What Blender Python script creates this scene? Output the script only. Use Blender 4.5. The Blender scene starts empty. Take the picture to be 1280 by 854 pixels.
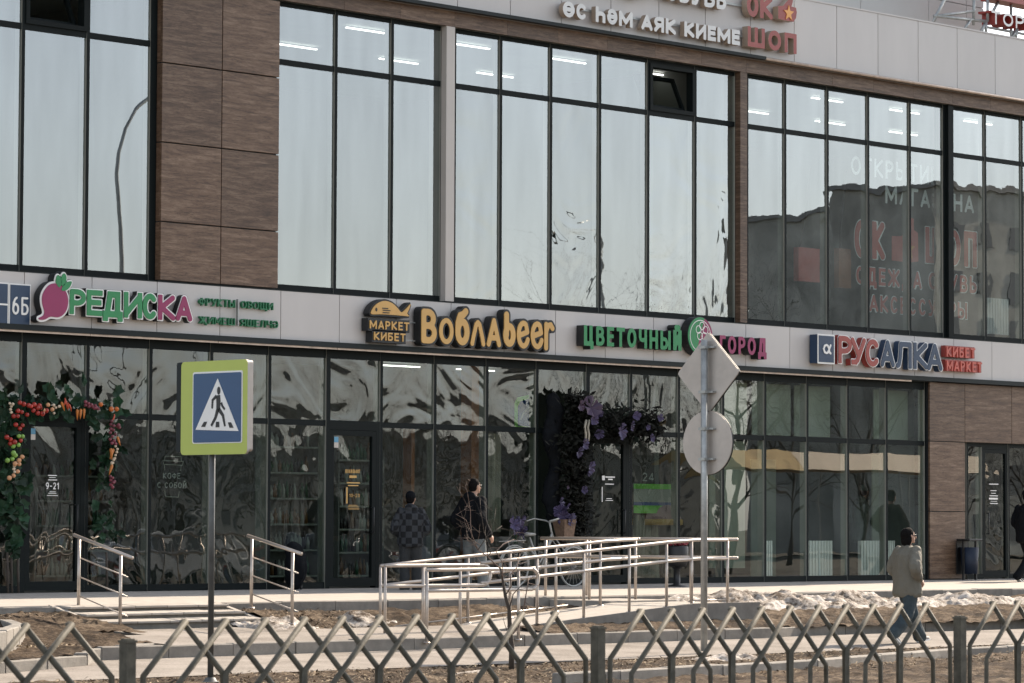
import bpy, bmesh, math, random
from math import sin, cos, pi, radians
from mathutils import Vector, Matrix, noise

sc = bpy.context.scene
col = sc.collection
rnd = random.Random(7)

# ------------------------------------------------------------------ camera
YAW, PITCH, ROLL, FPX = 0.76398, 0.05479, 0.004005, 4200.0
CX, CD, CZ = -40.636, 38.931, 0.9987          # facade plane is y=0, terrace z=0
_f = Vector((cos(PITCH)*cos(YAW), cos(PITCH)*sin(YAW), sin(PITCH)))
_r0 = _f.cross(Vector((0, 0, 1))).normalized(); _u0 = _r0.cross(_f)
_r = _r0*cos(ROLL)+_u0*sin(ROLL); _u = -_r0*sin(ROLL)+_u0*cos(ROLL)
cam_d = bpy.data.cameras.new('camera'); cam = bpy.data.objects.new('camera', cam_d); col.objects.link(cam)
cam.matrix_world = Matrix(((_r.x, _u.x, -_f.x, CX), (_r.y, _u.y, -_f.y, -CD), (_r.z, _u.z, -_f.z, CZ), (0, 0, 0, 1)))
cam_d.sensor_width = 36; cam_d.lens = FPX/1280*36; cam_d.clip_end = 5000
cam_d.dof.use_dof = True; cam_d.dof.focus_distance = 52; cam_d.dof.aperture_fstop = 11
sc.camera = cam

def ray(px, py):
    return _f + _r*((px-640)/FPX) - _u*((py-427)/FPX)
def P(px, py, Y=0.0):            # survey a photo point on a plane parallel to the facade -> x, z
    d = ray(px, py); t = (CD+Y)/d.y
    return CX+d.x*t, CZ+d.z*t
def G(px, py, z):                # survey a photo point on a level plane -> x, y
    d = ray(px, py); t = (z-CZ)/d.z
    return CX+d.x*t, -CD+d.y*t

# ------------------------------------------------------------------ light
SUN_EL, SUN_AZ = radians(34), radians(6)      # azimuth from +X towards +Y
w = bpy.data.worlds.new('World'); sc.world = w; w.use_nodes = True
nt = w.node_tree; bg = nt.nodes['Background']
sky = nt.nodes.new('ShaderNodeTexSky'); sky.sky_type = 'NISHITA'; sky.sun_disc = False
sky.sun_elevation = SUN_EL; sky.sun_rotation = pi/2-SUN_AZ
sky.air_density = 1.0; sky.dust_density = 1.2; sky.ozone_density = 1.5
hs = nt.nodes.new('ShaderNodeHueSaturation'); hs.inputs['Saturation'].default_value = .42
nt.links.new(sky.outputs[0], hs.inputs['Color']); nt.links.new(hs.outputs[0], bg.inputs[0]); bg.inputs[1].default_value = 0.125
sl = bpy.data.lights.new('sun', 'SUN'); sl.energy = 4.3; sl.angle = radians(0.6); sl.color = (1.0, 0.85, 0.68)
so = bpy.data.objects.new('sun', sl); col.objects.link(so)
sd = Vector((cos(SUN_EL)*cos(SUN_AZ), cos(SUN_EL)*sin(SUN_AZ), sin(SUN_EL)))
so.rotation_euler = sd.to_track_quat('Z', 'Y').to_euler(); so.location = (40, 10, 40)
sc.view_settings.view_transform = 'Standard'; sc.view_settings.look = 'None'
sc.view_settings.exposure = 1.3; sc.view_settings.gamma = 1.0
sc.cycles.max_bounces = 8; sc.cycles.transparent_max_bounces = 12; sc.cycles.glossy_bounces = 4
sc.cycles.caustics_reflective = False; sc.cycles.caustics_refractive = False

# ------------------------------------------------------------------ materials
def nodes(name):
    m = bpy.data.materials.new(name); m.use_nodes = True
    t = m.node_tree; b = t.nodes['Principled BSDF']
    return m, t, b
def N(t, kind, **kw):
    n = t.nodes.new(kind)
    for k, v in kw.items():
        if hasattr(n, k): setattr(n, k, v)
    return n
def coords(t, scale=(1, 1, 1), rand=0.0, world=False):
    if world:
        src = N(t, 'ShaderNodeNewGeometry').outputs['Position']
    else:
        src = N(t, 'ShaderNodeTexCoord').outputs['Object']
    if rand:
        oi = N(t, 'ShaderNodeObjectInfo'); mu = N(t, 'ShaderNodeMath', operation='MULTIPLY'); mu.inputs[1].default_value = rand
        t.links.new(oi.outputs['Random'], mu.inputs[0])
        va = N(t, 'ShaderNodeVectorMath', operation='ADD'); t.links.new(src, va.inputs[0]); t.links.new(mu.outputs[0], va.inputs[1])
        src = va.outputs[0]
    mp = N(t, 'ShaderNodeMapping'); mp.inputs['Scale'].default_value = scale
    t.links.new(src, mp.inputs['Vector'])
    return mp.outputs[0]
def mat(name, c, rough=.6, metal=0.0, var=.15, scale=3.0, bump=0.0, bscale=40.0, stretch=(1, 1, 1), rand=13.0, spec=.5, emit=None, objvar=0.0):
    m, t, b = nodes(name)
    b.inputs['Roughness'].default_value = rough; b.inputs['Metallic'].default_value = metal
    b.inputs['Specular IOR Level'].default_value = spec
    v = coords(t, stretch, rand)
    n = N(t, 'ShaderNodeTexNoise'); n.inputs['Scale'].default_value = scale; n.inputs['Detail'].default_value = 6; n.inputs['Roughness'].default_value = .65
    t.links.new(v, n.inputs['Vector'])
    r = N(t, 'ShaderNodeValToRGB'); r.color_ramp.elements[0].position = .3; r.color_ramp.elements[1].position = .7
    r.color_ramp.elements[0].color = (*[x*(1-var) for x in c], 1); r.color_ramp.elements[1].color = (*[min(1, x*(1+var)) for x in c], 1)
    t.links.new(n.outputs['Fac'], r.inputs[0]); out = r.outputs[0]
    if objvar:
        oi = N(t, 'ShaderNodeObjectInfo'); mr = N(t, 'ShaderNodeMapRange'); mr.inputs[3].default_value = 1-objvar; mr.inputs[4].default_value = 1+objvar
        t.links.new(oi.outputs['Random'], mr.inputs[0])
        hs = N(t, 'ShaderNodeHueSaturation'); t.links.new(mr.outputs[0], hs.inputs['Value']); t.links.new(out, hs.inputs['Color']); out = hs.outputs[0]
    t.links.new(out, b.inputs['Base Color'])
    if bump:
        n2 = N(t, 'ShaderNodeTexNoise'); n2.inputs['Scale'].default_value = bscale; n2.inputs['Detail'].default_value = 5
        t.links.new(v, n2.inputs['Vector']); bp = N(t, 'ShaderNodeBump'); bp.inputs['Strength'].default_value = bump; bp.inputs['Distance'].default_value = .02
        t.links.new(n2.outputs['Fac'], bp.inputs['Height']); t.links.new(bp.outputs[0], b.inputs['Normal'])
    if emit:
        b.inputs['Emission Color'].default_value = (*emit[0], 1); b.inputs['Emission Strength'].default_value = emit[1]
    return m
def wood_mat(name, c1, c2, c3):
    m, t, b = nodes(name); b.inputs['Roughness'].default_value = .55
    v = coords(t, (.9, .9, 9), 31.0)
    n = N(t, 'ShaderNodeTexNoise'); n.inputs['Scale'].default_value = 2.2; n.inputs['Detail'].default_value = 9; n.inputs['Roughness'].default_value = .72; n.inputs['Distortion'].default_value = .5
    t.links.new(v, n.inputs['Vector'])
    r = N(t, 'ShaderNodeValToRGB'); e = r.color_ramp.elements
    e[0].position = .33; e[0].color = (*c1, 1); e[1].position = .68; e[1].color = (*c3, 1); k = e.new(.5); k.color = (*c2, 1)
    t.links.new(n.outputs['Fac'], r.inputs[0])
    v2 = coords(t, (5, 5, 26), 17.0); n2 = N(t, 'ShaderNodeTexNoise'); n2.inputs['Scale'].default_value = 2.5; n2.inputs['Detail'].default_value = 8; n2.inputs['Roughness'].default_value = .8
    t.links.new(v2, n2.inputs['Vector'])
    oi = N(t, 'ShaderNodeObjectInfo'); mr_ = N(t, 'ShaderNodeMapRange'); mr_.inputs[3].default_value = .80; mr_.inputs[4].default_value = 1.16; t.links.new(oi.outputs['Random'], mr_.inputs[0]); hs_ = N(t, 'ShaderNodeHueSaturation'); t.links.new(mr_.outputs[0], hs_.inputs['Value'])
    r2 = N(t, 'ShaderNodeValToRGB'); r2.color_ramp.elements[0].position = .38; r2.color_ramp.elements[1].position = .5
    r2.color_ramp.elements[0].color = (.45, .42, .40, 1); r2.color_ramp.elements[1].color = (1, 1, 1, 1)
    t.links.new(n2.outputs['Fac'], r2.inputs[0])
    mx = N(t, 'ShaderNodeMix', data_type='RGBA', blend_type='MULTIPLY'); mx.inputs[0].default_value = .85
    t.links.new(r.outputs[0], hs_.inputs['Color']); t.links.new(hs_.outputs[0], mx.inputs[6]); t.links.new(r2.outputs[0], mx.inputs[7]); t.links.new(mx.outputs[2], b.inputs['Base Color'])
    bp = N(t, 'ShaderNodeBump'); bp.inputs['Strength'].default_value = .25; bp.inputs['Distance'].default_value = .004
    t.links.new(n.outputs['Fac'], bp.inputs['Height']); t.links.new(bp.outputs[0], b.inputs['Normal'])
    return m
def glass_mat(name, refl, tint, amp, amp2, scale, seed, stretch=(1, 1, 1.0), dist=.6):
    """thin coated pane: partly mirror, partly see-through, slightly wavy as toughened glass is"""
    m = bpy.data.materials.new(name); m.use_nodes = True; t = m.node_tree; t.nodes.clear()
    o = N(t, 'ShaderNodeOutputMaterial'); mx = N(t, 'ShaderNodeMixShader')
    tr = N(t, 'ShaderNodeBsdfTransparent'); tr.inputs[0].default_value = (*tint, 1)
    gl = N(t, 'ShaderNodeBsdfGlossy'); gl.inputs['Roughness'].default_value = .004; gl.inputs['Color'].default_value = (.93, .96, .97, 1)
    v = coords(t, stretch, seed)
    n = N(t, 'ShaderNodeTexNoise'); n.inputs['Scale'].default_value = scale; n.inputs['Detail'].default_value = 1.5; n.inputs['Distortion'].default_value = dist
    n2 = N(t, 'ShaderNodeTexNoise'); n2.inputs['Scale'].default_value = scale*4.5; n2.inputs['Detail'].default_value = 2.5
    t.links.new(v, n.inputs['Vector']); t.links.new(v, n2.inputs['Vector'])
    a = N(t, 'ShaderNodeMath', operation='MULTIPLY'); a.inputs[1].default_value = amp; t.links.new(n.outputs['Fac'], a.inputs[0])
    a2 = N(t, 'ShaderNodeMath', operation='MULTIPLY_ADD'); a2.inputs[1].default_value = amp2; t.links.new(n2.outputs['Fac'], a2.inputs[0]); t.links.new(a.outputs[0], a2.inputs[2])
    bp = N(t, 'ShaderNodeBump'); bp.inputs['Strength'].default_value = 1.0; bp.inputs['Distance'].default_value = 1.0
    t.links.new(a2.outputs[0], bp.inputs['Height']); t.links.new(bp.outputs[0], gl.inputs['Normal'])
    lw = N(t, 'ShaderNodeLayerWeight'); lw.inputs[0].default_value = .5; pw = N(t, 'ShaderNodeMath', operation='POWER'); pw.inputs[1].default_value = 3.5; t.links.new(lw.outputs['Facing'], pw.inputs[0])
    mr = N(t, 'ShaderNodeMapRange'); mr.inputs[1].default_value = 0; mr.inputs[2].default_value = 1; mr.inputs[3].default_value = refl; mr.inputs[4].default_value = 1
    t.links.new(pw.outputs[0], mr.inputs[0])
    vs = coords(t, (2.5, 2.5, .35), seed); ns = N(t, 'ShaderNodeTexNoise'); ns.inputs['Scale'].default_value = 1.4; ns.inputs['Detail'].default_value = 5; t.links.new(vs, ns.inputs['Vector'])
    oi = N(t, 'ShaderNodeObjectInfo'); m1 = N(t, 'ShaderNodeMath', operation='MULTIPLY_ADD'); m1.inputs[1].default_value = .35; m1.inputs[2].default_value = .75; t.links.new(ns.outputs['Fac'], m1.inputs[0])
    m2 = N(t, 'ShaderNodeMath', operation='MULTIPLY_ADD'); m2.inputs[1].default_value = .14; t.links.new(oi.outputs['Random'], m2.inputs[0]); t.links.new(m1.outputs[0], m2.inputs[2])
    m3 = N(t, 'ShaderNodeMath', operation='MULTIPLY'); t.links.new(m2.outputs[0], m3.inputs[0]); t.links.new(mr.outputs[0], m3.inputs[1])
    t.links.new(m3.outputs[0], mx.inputs[0]); t.links.new(tr.outputs[0], mx.inputs[1]); t.links.new(gl.outputs[0], mx.inputs[2]); t.links.new(mx.outputs[0], o.inputs[0])
    return m

MT = {}
MT['frame'] = mat('dark_green_grey_aluminium', (.0065, .0095, .0095), .6, 0, .12, 2, spec=.12)
MT['frame_in'] = mat('inner_frame_profile', (.30, .30, .26), .5, 0, .1, 2)
MT['wood'] = wood_mat('wood_print_panel', (.060, .032, .018), (.130, .076, .045), (.235, .158, .106))
MT['grey'] = mat('light_grey_composite_panel', (.53, .50, .475), .42, 0, .045, 1.2, .05, 6, (1, 1, .35), objvar=.035)
MT['grey2'] = mat('beige_pillar_panel', (.50, .46, .42), .45, 0, .05, 1.2)
MT['rear'] = mat('roof_block_panel', (.46, .47, .46), .5, 0, .06, .7)
MT['flash'] = mat('dark_metal_flashing', (.014, .019, .020), .55, 0, .15, 3, spec=.2)
MT['brass'] = mat('pale_metal_strip', (.55, .44, .36), .4, .3, .25, 5)
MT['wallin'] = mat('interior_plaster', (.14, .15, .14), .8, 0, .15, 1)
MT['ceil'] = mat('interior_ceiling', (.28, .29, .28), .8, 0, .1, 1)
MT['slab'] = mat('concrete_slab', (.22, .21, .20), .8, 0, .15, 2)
MT['blind'] = mat('grey_green_blind', (.25, .27, .22), .85, 0, .12, 1.5, stretch=(1, 1, .3))
MT['curtain'] = mat('cream_curtain', (.34, .31, .25), .9, 0, .3, 3, stretch=(6, 6, .3))
MT['orange'] = mat('orange_column_paint', (.36, .13, .05), .6, 0, .2, 2)
MT['lamp'] = mat('ceiling_strip_lamp', (.9, .9, .9), .5, emit=((1, .98, .92), 2.2))
MT['g_up'] = glass_mat('upper_pane_glass', .265, (.66, .72, .70), .0022, .0, .45, 57.0)
MT['g_upw'] = glass_mat('upper_wavy_pane_glass', .265, (.66, .72, .70), .0036, .0002, .55, 57.0)
MT['g_lo'] = glass_mat('shop_pane_glass', .105, (.56, .62, .58), .0095, .0005, .6, 91.0, dist=1.8)
MT['g_upc'] = glass_mat('rippled_upper_pane_glass', .265, (.66, .72, .70), .0085, .0002, .8, 57.0, dist=1.8)
MT['g_lor'] = glass_mat('calm_shop_pane_glass', .14, (.80, .86, .82), .0028, .0, .5, 91.0)
MT['g_lot'] = glass_mat('shop_top_pane_glass', .095, (.60, .66, .62), .017, .0008, .7, 91.0, dist=2.4)
m = bpy.data.materials.new('pane_back_glass'); m.use_nodes = True; m.node_tree.nodes.clear(); n1 = m.node_tree.nodes.new('ShaderNodeBsdfTransparent'); n1.inputs[0].default_value = (.95, .97, .96, 1); n2 = m.node_tree.nodes.new('ShaderNodeOutputMaterial'); m.node_tree.links.new(n1.outputs[0], n2.inputs[0]); MT['clear'] = m
MT['steel'] = mat('brushed_stainless_steel', (.44, .39, .345), .38, .6, .12, 3, stretch=(1, 1, 6))
MT['galv'] = mat('galvanised_steel', (.36, .37, .36), .45, .55, .22, 9)
MT['signback'] = mat('bare_sign_back', (.46, .42, .38), .5, .25, .12, 3)
MT['fence'] = mat('grey_green_fence_paint', (.088, .080, .061), .65, 0, .38, 14, .1, 60, spec=.25)
MT['concrete'] = mat('kerb_concrete', (.205, .188, .165), .9, 0, .22, 5, .35, 60, objvar=.12)
MT['step'] = mat('step_tile', (.33, .30, .265), .85, 0, .15, 4, .2, 50, objvar=.08)
MT['black'] = mat('black_plastic', (.010, .011, .012), .5, 0, .3, 5)
MT['blackfab'] = mat('black_fabric', (.006, .007, .009), .95, 0, .3, 9, .3, 40, spec=.15)
MT['white'] = mat('white_acrylic', (.78, .77, .74), .4, 0, .05, 3)
MT['whitepaint'] = mat('white_bicycle_paint', (.34, .34, .32), .35, 0, .1, 6)
MT['lgrey_letter'] = mat('pale_grey_letter_face', (.66, .66, .64), .4, 0, .05, 3)
MT['letter_side'] = mat('tan_letter_side', (.33, .26, .20), .5, 0, .1, 3)
MT['red'] = mat('brick_red_acrylic', (.29, .045, .035), .4, 0, .1, 3)
MT['pink'] = mat('magenta_acrylic', (.26, .016, .090), .4, 0, .08, 3)
MT['green'] = mat('bright_green_acrylic', (.018, .22, .070), .4, 0, .08, 3)
MT['dgreen'] = mat('dark_green_acrylic', (.012, .15, .060), .4, 0, .08, 3)
MT['navy'] = mat('navy_acrylic', (.014, .038, .085), .4, 0, .1, 3)
MT['yellow'] = mat('amber_acrylic', (.58, .34, .10), .4, 0, .07, 2)
MT['star'] = mat('star_orange', (.80, .36, .08), .4, 0, .05, 2)
MT['lime'] = mat('fluorescent_lime_sheet', (.42, .49, .09), .4, 0, .04, 2)
MT['blue'] = mat('traffic_blue_sheet', (.010, .060, .160), .35, 0, .06, 2, stretch=(1, 1, 5))
MT['soil'] = None

# ------------------------------------------------------------------ mesh helpers
class MB:
    def __init__(s): s.v = []; s.f = []; s.mi = []
    def quad(s, a, b, c, d, mi=0):
        n = len(s.v); s.v += [tuple(a), tuple(b), tuple(c), tuple(d)]; s.f.append((n, n+1, n+2, n+3)); s.mi.append(mi)
    def box(s, x0, x1, y0, y1, z0, z1, mi=0, fm=None):
        n = len(s.v)
        s.v += [(x0, y0, z0), (x1, y0, z0), (x1, y1, z0), (x0, y1, z0), (x0, y0, z1), (x1, y0, z1), (x1, y1, z1), (x0, y1, z1)]
        F = [(0, 3, 2, 1), (4, 5, 6, 7), (0, 1, 5, 4), (1, 2, 6, 5), (2, 3, 7, 6), (3, 0, 4, 7)]   # bottom top front right back left
        for i, f in enumerate(F):
            s.f.append(tuple(n+k for k in f)); s.mi.append(fm[i] if fm else mi)
        return s
    def tube(s, pts, r, n=8, mi=0, cap=True):
        pts = [Vector(p) for p in pts]; rr = r if isinstance(r, (list, tuple)) else [r]*len(pts)
        base = len(s.v); up = Vector((0, 0, 1))
        t0 = (pts[1]-pts[0]).normalized()
        a = t0.cross(up) if abs(t0.z) < .95 else t0.cross(Vector((1, 0, 0)))
        a.normalize()
        for i, p in enumerate(pts):
            if i == 0: t = pts[1]-p
            elif i == len(pts)-1: t = p-pts[i-1]
            else: t = (pts[i+1]-p).normalized()+(p-pts[i-1]).normalized()
            t.normalize(); a = (a-t*a.dot(t))
            if a.length < 1e-5: a = t.orthogonal()
            a.normalize(); b = t.cross(a)
            for k in range(n):
                q = p+(a*cos(2*pi*k/n)+b*sin(2*pi*k/n))*rr[i]; s.v.append(tuple(q))
        for i in range(len(pts)-1):
            for k in range(n):
                k2 = (k+1) % n; s.f.append((base+i*n+k, base+i*n+k2, base+(i+1)*n+k2, base+(i+1)*n+k)); s.mi.append(mi)
        if cap:
            s.f.append(tuple(base+k for k in reversed(range(n)))); s.mi.append(mi)
            e = base+(len(pts)-1)*n; s.f.append(tuple(e+k for k in range(n))); s.mi.append(mi)
        return s
    def lathe(s, prof, c=(0, 0, 0), n=16, mi=0):
        base = len(s.v)
        for r, z in prof:
            for k in range(n): s.v.append((c[0]+r*cos(2*pi*k/n), c[1]+r*sin(2*pi*k/n), c[2]+z))
        for i in range(len(prof)-1):
            for k in range(n):
                k2 = (k+1) % n; s.f.append((base+i*n+k, base+i*n+k2, base+(i+1)*n+k2, base+(i+1)*n+k)); s.mi.append(mi)
        return s
    def prism(s, poly, y0, y1, mi=0, mside=None, ax='xz'):      # poly in x,z ; extruded y0 (front) to y1
        n = len(poly); b = len(s.v)
        for (x, z) in poly: s.v.append((x, y0, z))
        for (x, z) in poly: s.v.append((x, y1, z))
        s.f.append(tuple(b+i for i in range(n))); s.mi.append(mi)
        s.f.append(tuple(b+n+i for i in reversed(range(n)))); s.mi.append(mi)
        for i in range(n):
            j = (i+1) % n; s.f.append((b+i, b+n+i, b+n+j, b+j)); s.mi.append(mi if mside is None else mside)
        return s
    def mesh(s, name, mats, smooth=False, M=None):
        me = bpy.data.meshes.new(name); v = s.v
        if M is not None: v = [tuple(M @ Vector(p)) for p in v]
        me.from_pydata(v, [], s.f); me.update()
        for m in (mats if isinstance(mats, (list, tuple)) else [mats]): me.materials.append(m)
        for p, i in zip(me.polygons, s.mi): p.material_index = i
        if smooth:
            for p in me.polygons: p.use_smooth = True
        return me
def fix_normals(me):
    bm = bmesh.new(); bm.from_mesh(me); bmesh.ops.recalc_face_normals(bm, faces=bm.faces); bm.to_mesh(me); bm.free()

def thing(name, label, cat, loc=(0, 0, 0), group=None, kind=None, rotz=0.0):
    o = bpy.data.objects.new(name, None); col.objects.link(o); o.location = loc; o.rotation_euler.z = rotz
    o.empty_display_size = .2
    if label: o['label'] = label
    if cat: o['category'] = cat
    if group: o['group'] = group
    if kind: o['kind'] = kind
    return o
def link(name, me, parent=None, loc=None, label=None, kind=None):
    """child meshes are written in world coordinates unless loc is given (then local to the parent)"""
    o = bpy.data.objects.new(name, me); col.objects.link(o)
    if parent is not None:
        o.parent = parent
        if loc is None:
            p = Vector((0, 0, 0)); q = parent
            while q is not None: p += q.location; q = q.parent
            o.location = -p
    if loc is not None: o.location = loc
    if label: o['label'] = label
    if kind: o['kind'] = kind
    return o
def part(name, mb, mats, parent, smooth=False, label=None, kind=None, loc=None, fixn=False):
    me = mb.mesh(name, mats, smooth)
    if fixn: fix_normals(me)
    return link(name, me, parent, loc, label, kind)
def solo(name, mb, mats, label, cat, group=None, smooth=False, kind=None):
    me = mb.mesh(name, mats, smooth); o = link(name, me)
    if label: o['label'] = label
    if cat: o['category'] = cat
    if group: o['group'] = group
    if kind: o['kind'] = kind
    return o

# box at its own place: mesh centred on the piece so object textures and origins are sensible
def piece(name, x0, x1, y0, y1, z0, z1, mats, parent, fm=None, bevel=0.0, label=None):
    c = Vector(((x0+x1)/2, (y0+y1)/2, (z0+z1)/2)); mb = MB(); mb.box(x0-c.x, x1-c.x, y0-c.y, y1-c.y, z0-c.z, z1-c.z, 0, fm)
    me = mb.mesh(name, mats)
    if bevel:
        bm = bmesh.new(); bm.from_mesh(me); bmesh.ops.bevel(bm, geom=list(bm.edges), offset=bevel, segments=1, affect='EDGES'); bm.to_mesh(me); bm.free()
    p = Vector((0, 0, 0)); q = parent
    while q is not None: p += q.location; q = q.parent
    return link(name, me, parent, c-p, label)

# ------------------------------------------------------------------ lettering: strokes -> outline -> raised solid letters
import numpy as np
def A_(cx, cy, rx, ry, a0, a1, n=12): return [(cx+rx*cos(radians(a0+(a1-a0)*k/n)), cy+ry*sin(radians(a0+(a1-a0)*k/n))) for k in range(n+1)]
O_ = A_(.5, .5, .5, .5, 0, 360, 24)
BOWL = [(0, 1), (.45, 1)]+A_(.45, .73, .55, .27, 90, -90, 8)+[(0, .46)]
GL = {
 'А': (.95, [[(0, 0), (.5, 1), (1, 0)], [(.2, .27), (.8, .27)]]), 'Б': (.8, [[(.92, 1), (0, 1), (0, 0), (.5, 0)]+A_(.5, .29, .5, .29, -90, 90, 8)+[(0, .58)]]),
 'В': (.85, [[(0, .52), (.42, .52)]+A_(.42, .76, .48, .24, -90, 90, 8)+[(0, 1), (0, 0), (.5, 0)]+A_(.5, .26, .5, .26, -90, 90, 8)+[(.3, .52)]]),
 'Г': (.65, [[(0, 0), (0, 1), (1, 1)]]), 'Д': (1.0, [[(.12, 0), (.3, 1), (.82, 1), (.82, 0)], [(0, -.2), (0, 0), (1, 0), (1, -.2)]]),
 'Е': (.72, [[(1, 1), (0, 1), (0, 0), (1, 0)], [(0, .52), (.9, .52)]]), 'Ж': (1.3, [[(.5, 0), (.5, 1)], [(0, 1), (.45, .5), (0, 0)], [(1, 1), (.55, .5), (1, 0)]]),
 'Җ': (1.35, [[(.48, 0), (.48, 1)], [(0, 1), (.43, .5), (0, 0)], [(.92, 1), (.53, .5), (.9, 0), (1, 0), (1, -.2)]]),
 'З': (.75, [A_(.45, .75, .48, .25, 160, -90, 10)+A_(.45, .25, .55, .25, 90, -160, 10)]),
 'И': (.9, [[(0, 1), (0, 0)], [(0, .05), (1, .95)], [(1, 1), (1, 0)]]), 'Й': (.9, [[(0, 1), (0, 0)], [(0, .05), (1, .95)], [(1, 1), (1, 0)], [(.25, 1.34), (.4, 1.24), (.6, 1.24), (.75, 1.34)]]),
 'К': (.88, [[(0, 0), (0, 1)], [(.95, 1), (.1, .5), (1, 0)]]), 'Л': (.95, [[(0, 0), (.12, .05), (.22, .4), (.28, 1), (1, 1), (1, 0)]]),
 'М': (1.15, [[(0, 0), (0, 1), (.5, .2), (1, 1), (1, 0)]]), 'Н': (.9, [[(0, 0), (0, 1)], [(1, 0), (1, 1)], [(0, .5), (1, .5)]]),
 'О': (.95, [O_]), 'Ө': (.95, [O_, [(0, .5), (1, .5)]]), 'П': (.9, [[(0, 0), (0, 1), (1, 1), (1, 0)]]), 'Р': (.8, [[(0, 0), (0, 1), (.45, 1)]+A_(.45, .72, .55, .28, 90, -90, 8)+[(0, .44)]]),
 'С': (.85, [A_(.5, .5, .5, .5, 45, 315, 18)]), 'Т': (.85, [[(0, 1), (1, 1)], [(.5, 1), (.5, 0)]]), 'У': (.9, [[(0, 1), (.5, .38)], [(1, 1), (.42, .08), (.25, 0), (.05, 0)]]),
 'Ф': (1.1, [A_(.5, .52, .5, .32, 0, 360, 20), [(.5, 0), (.5, 1)]]), 'Х': (.9, [[(0, 0), (1, 1)], [(0, 1), (1, 0)]]), 'Ц': (.98, [[(0, 1), (0, 0), (1, 0), (1, -.2)], [(.84, 1), (.84, 0)]]),
 'Ч': (.85, [[(0, 1), (0, .6), (.12, .45), (.4, .4), (1, .45)], [(1, 1), (1, 0)]]), 'Ш': (1.25, [[(0, 1), (0, 0), (1, 0), (1, 1)], [(.5, 0), (.5, 1)]]),
 'Щ': (1.35, [[(0, 1), (0, 0), (1, 0), (1, -.2)], [(.45, 0), (.45, 1)], [(.9, 0), (.9, 1)]]), 'Ы': (1.1, [[(0, 1), (0, 0), (.36, 0)]+A_(.36, .28, .3, .28, -90, 90, 8)+[(0, .56)], [(1, 1), (1, 0)]]),
 'Ь': (.78, [[(0, 1), (0, 0), (.5, 0)]+A_(.5, .28, .5, .28, -90, 90, 8)+[(0, .56)]]), 'Ә': (.85, [A_(.5, .5, .5, .5, 140, -180, 20)+[(0, .5), (1, .5)]]),
 'Я': (.85, [[(1, 0), (1, 1), (.5, 1)]+A_(.5, .72, .5, .28, 90, 270, 8)+[(1, .44)], [(.5, .44), (0, 0)]]), 'Һ': (.8, [[(0, 1), (0, 0)], [(0, .5)]+A_(.5, .42, .5, .2, 110, 0, 8)+[(1, 0)]]),
 'б': (.75, [A_(.5, .33, .5, .33, 0, 360, 20), [(0, .33), (.03, .62), (.25, .86), (.6, .9), (.85, 1)]]), 'о': (.8, [O_]), 'л': (.8, [[(0, 0), (.1, .3), (.35, .9), (.5, 1), (.65, .9), (.9, .3), (1, 0)]]),
 'а': (.8, [O_, [(1, 1), (1, 0)]]), 'b': (.7, [[(.12, 1), (.12, .3)], A_(.5, .3, .5, .3, 0, 360, 20)]), 'e': (.75, [[(.05, .45), (.9, .62), (.8, .85)]+A_(.5, .5, .5, .5, 60, 335, 18)]), 'r': (.6, [[(.15, 0), (.15, 1)], [(.15, .7), (.4, .95), (.75, 1), (1, .85)]]),
 'α': (1.0, [[(1, 1), (.75, .4), (.6, .08), (.4, 0), (.15, .1), (0, .5), (.15, .9), (.4, 1), (.6, .92), (.75, .6), (.85, .1), (1, 0)]]),
 '0': (.7, [O_]), '1': (.4, [[(0, .75), (1, 1), (1, 0)]]), '2': (.7, [A_(.5, .72, .5, .28, 160, -30, 10)+[(0, 0), (1, 0)]]), '3': (.7, [A_(.45, .75, .48, .25, 160, -90, 10)+A_(.45, .25, .55, .25, 90, -160, 10)]),
 '4': (.75, [[(.75, 0), (.75, 1), (0, .25), (1, .25)]]), '6': (.75, [A_(.5, .3, .5, .3, 0, 360, 20), [(0, .3), (.1, .65), (.35, .9), (.7, 1)]]), '9': (.75, [A_(.5, .7, .5, .3, 0, 360, 20), [(1, .7), (.9, .35), (.65, .1), (.3, 0)]]), '-': (.5, [[(0, .45), (1, .45)]])}
def gext(ch):
    ys = [p[1] for st in GL[ch][1] for p in st]; return min(ys), max(ys)
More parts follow.
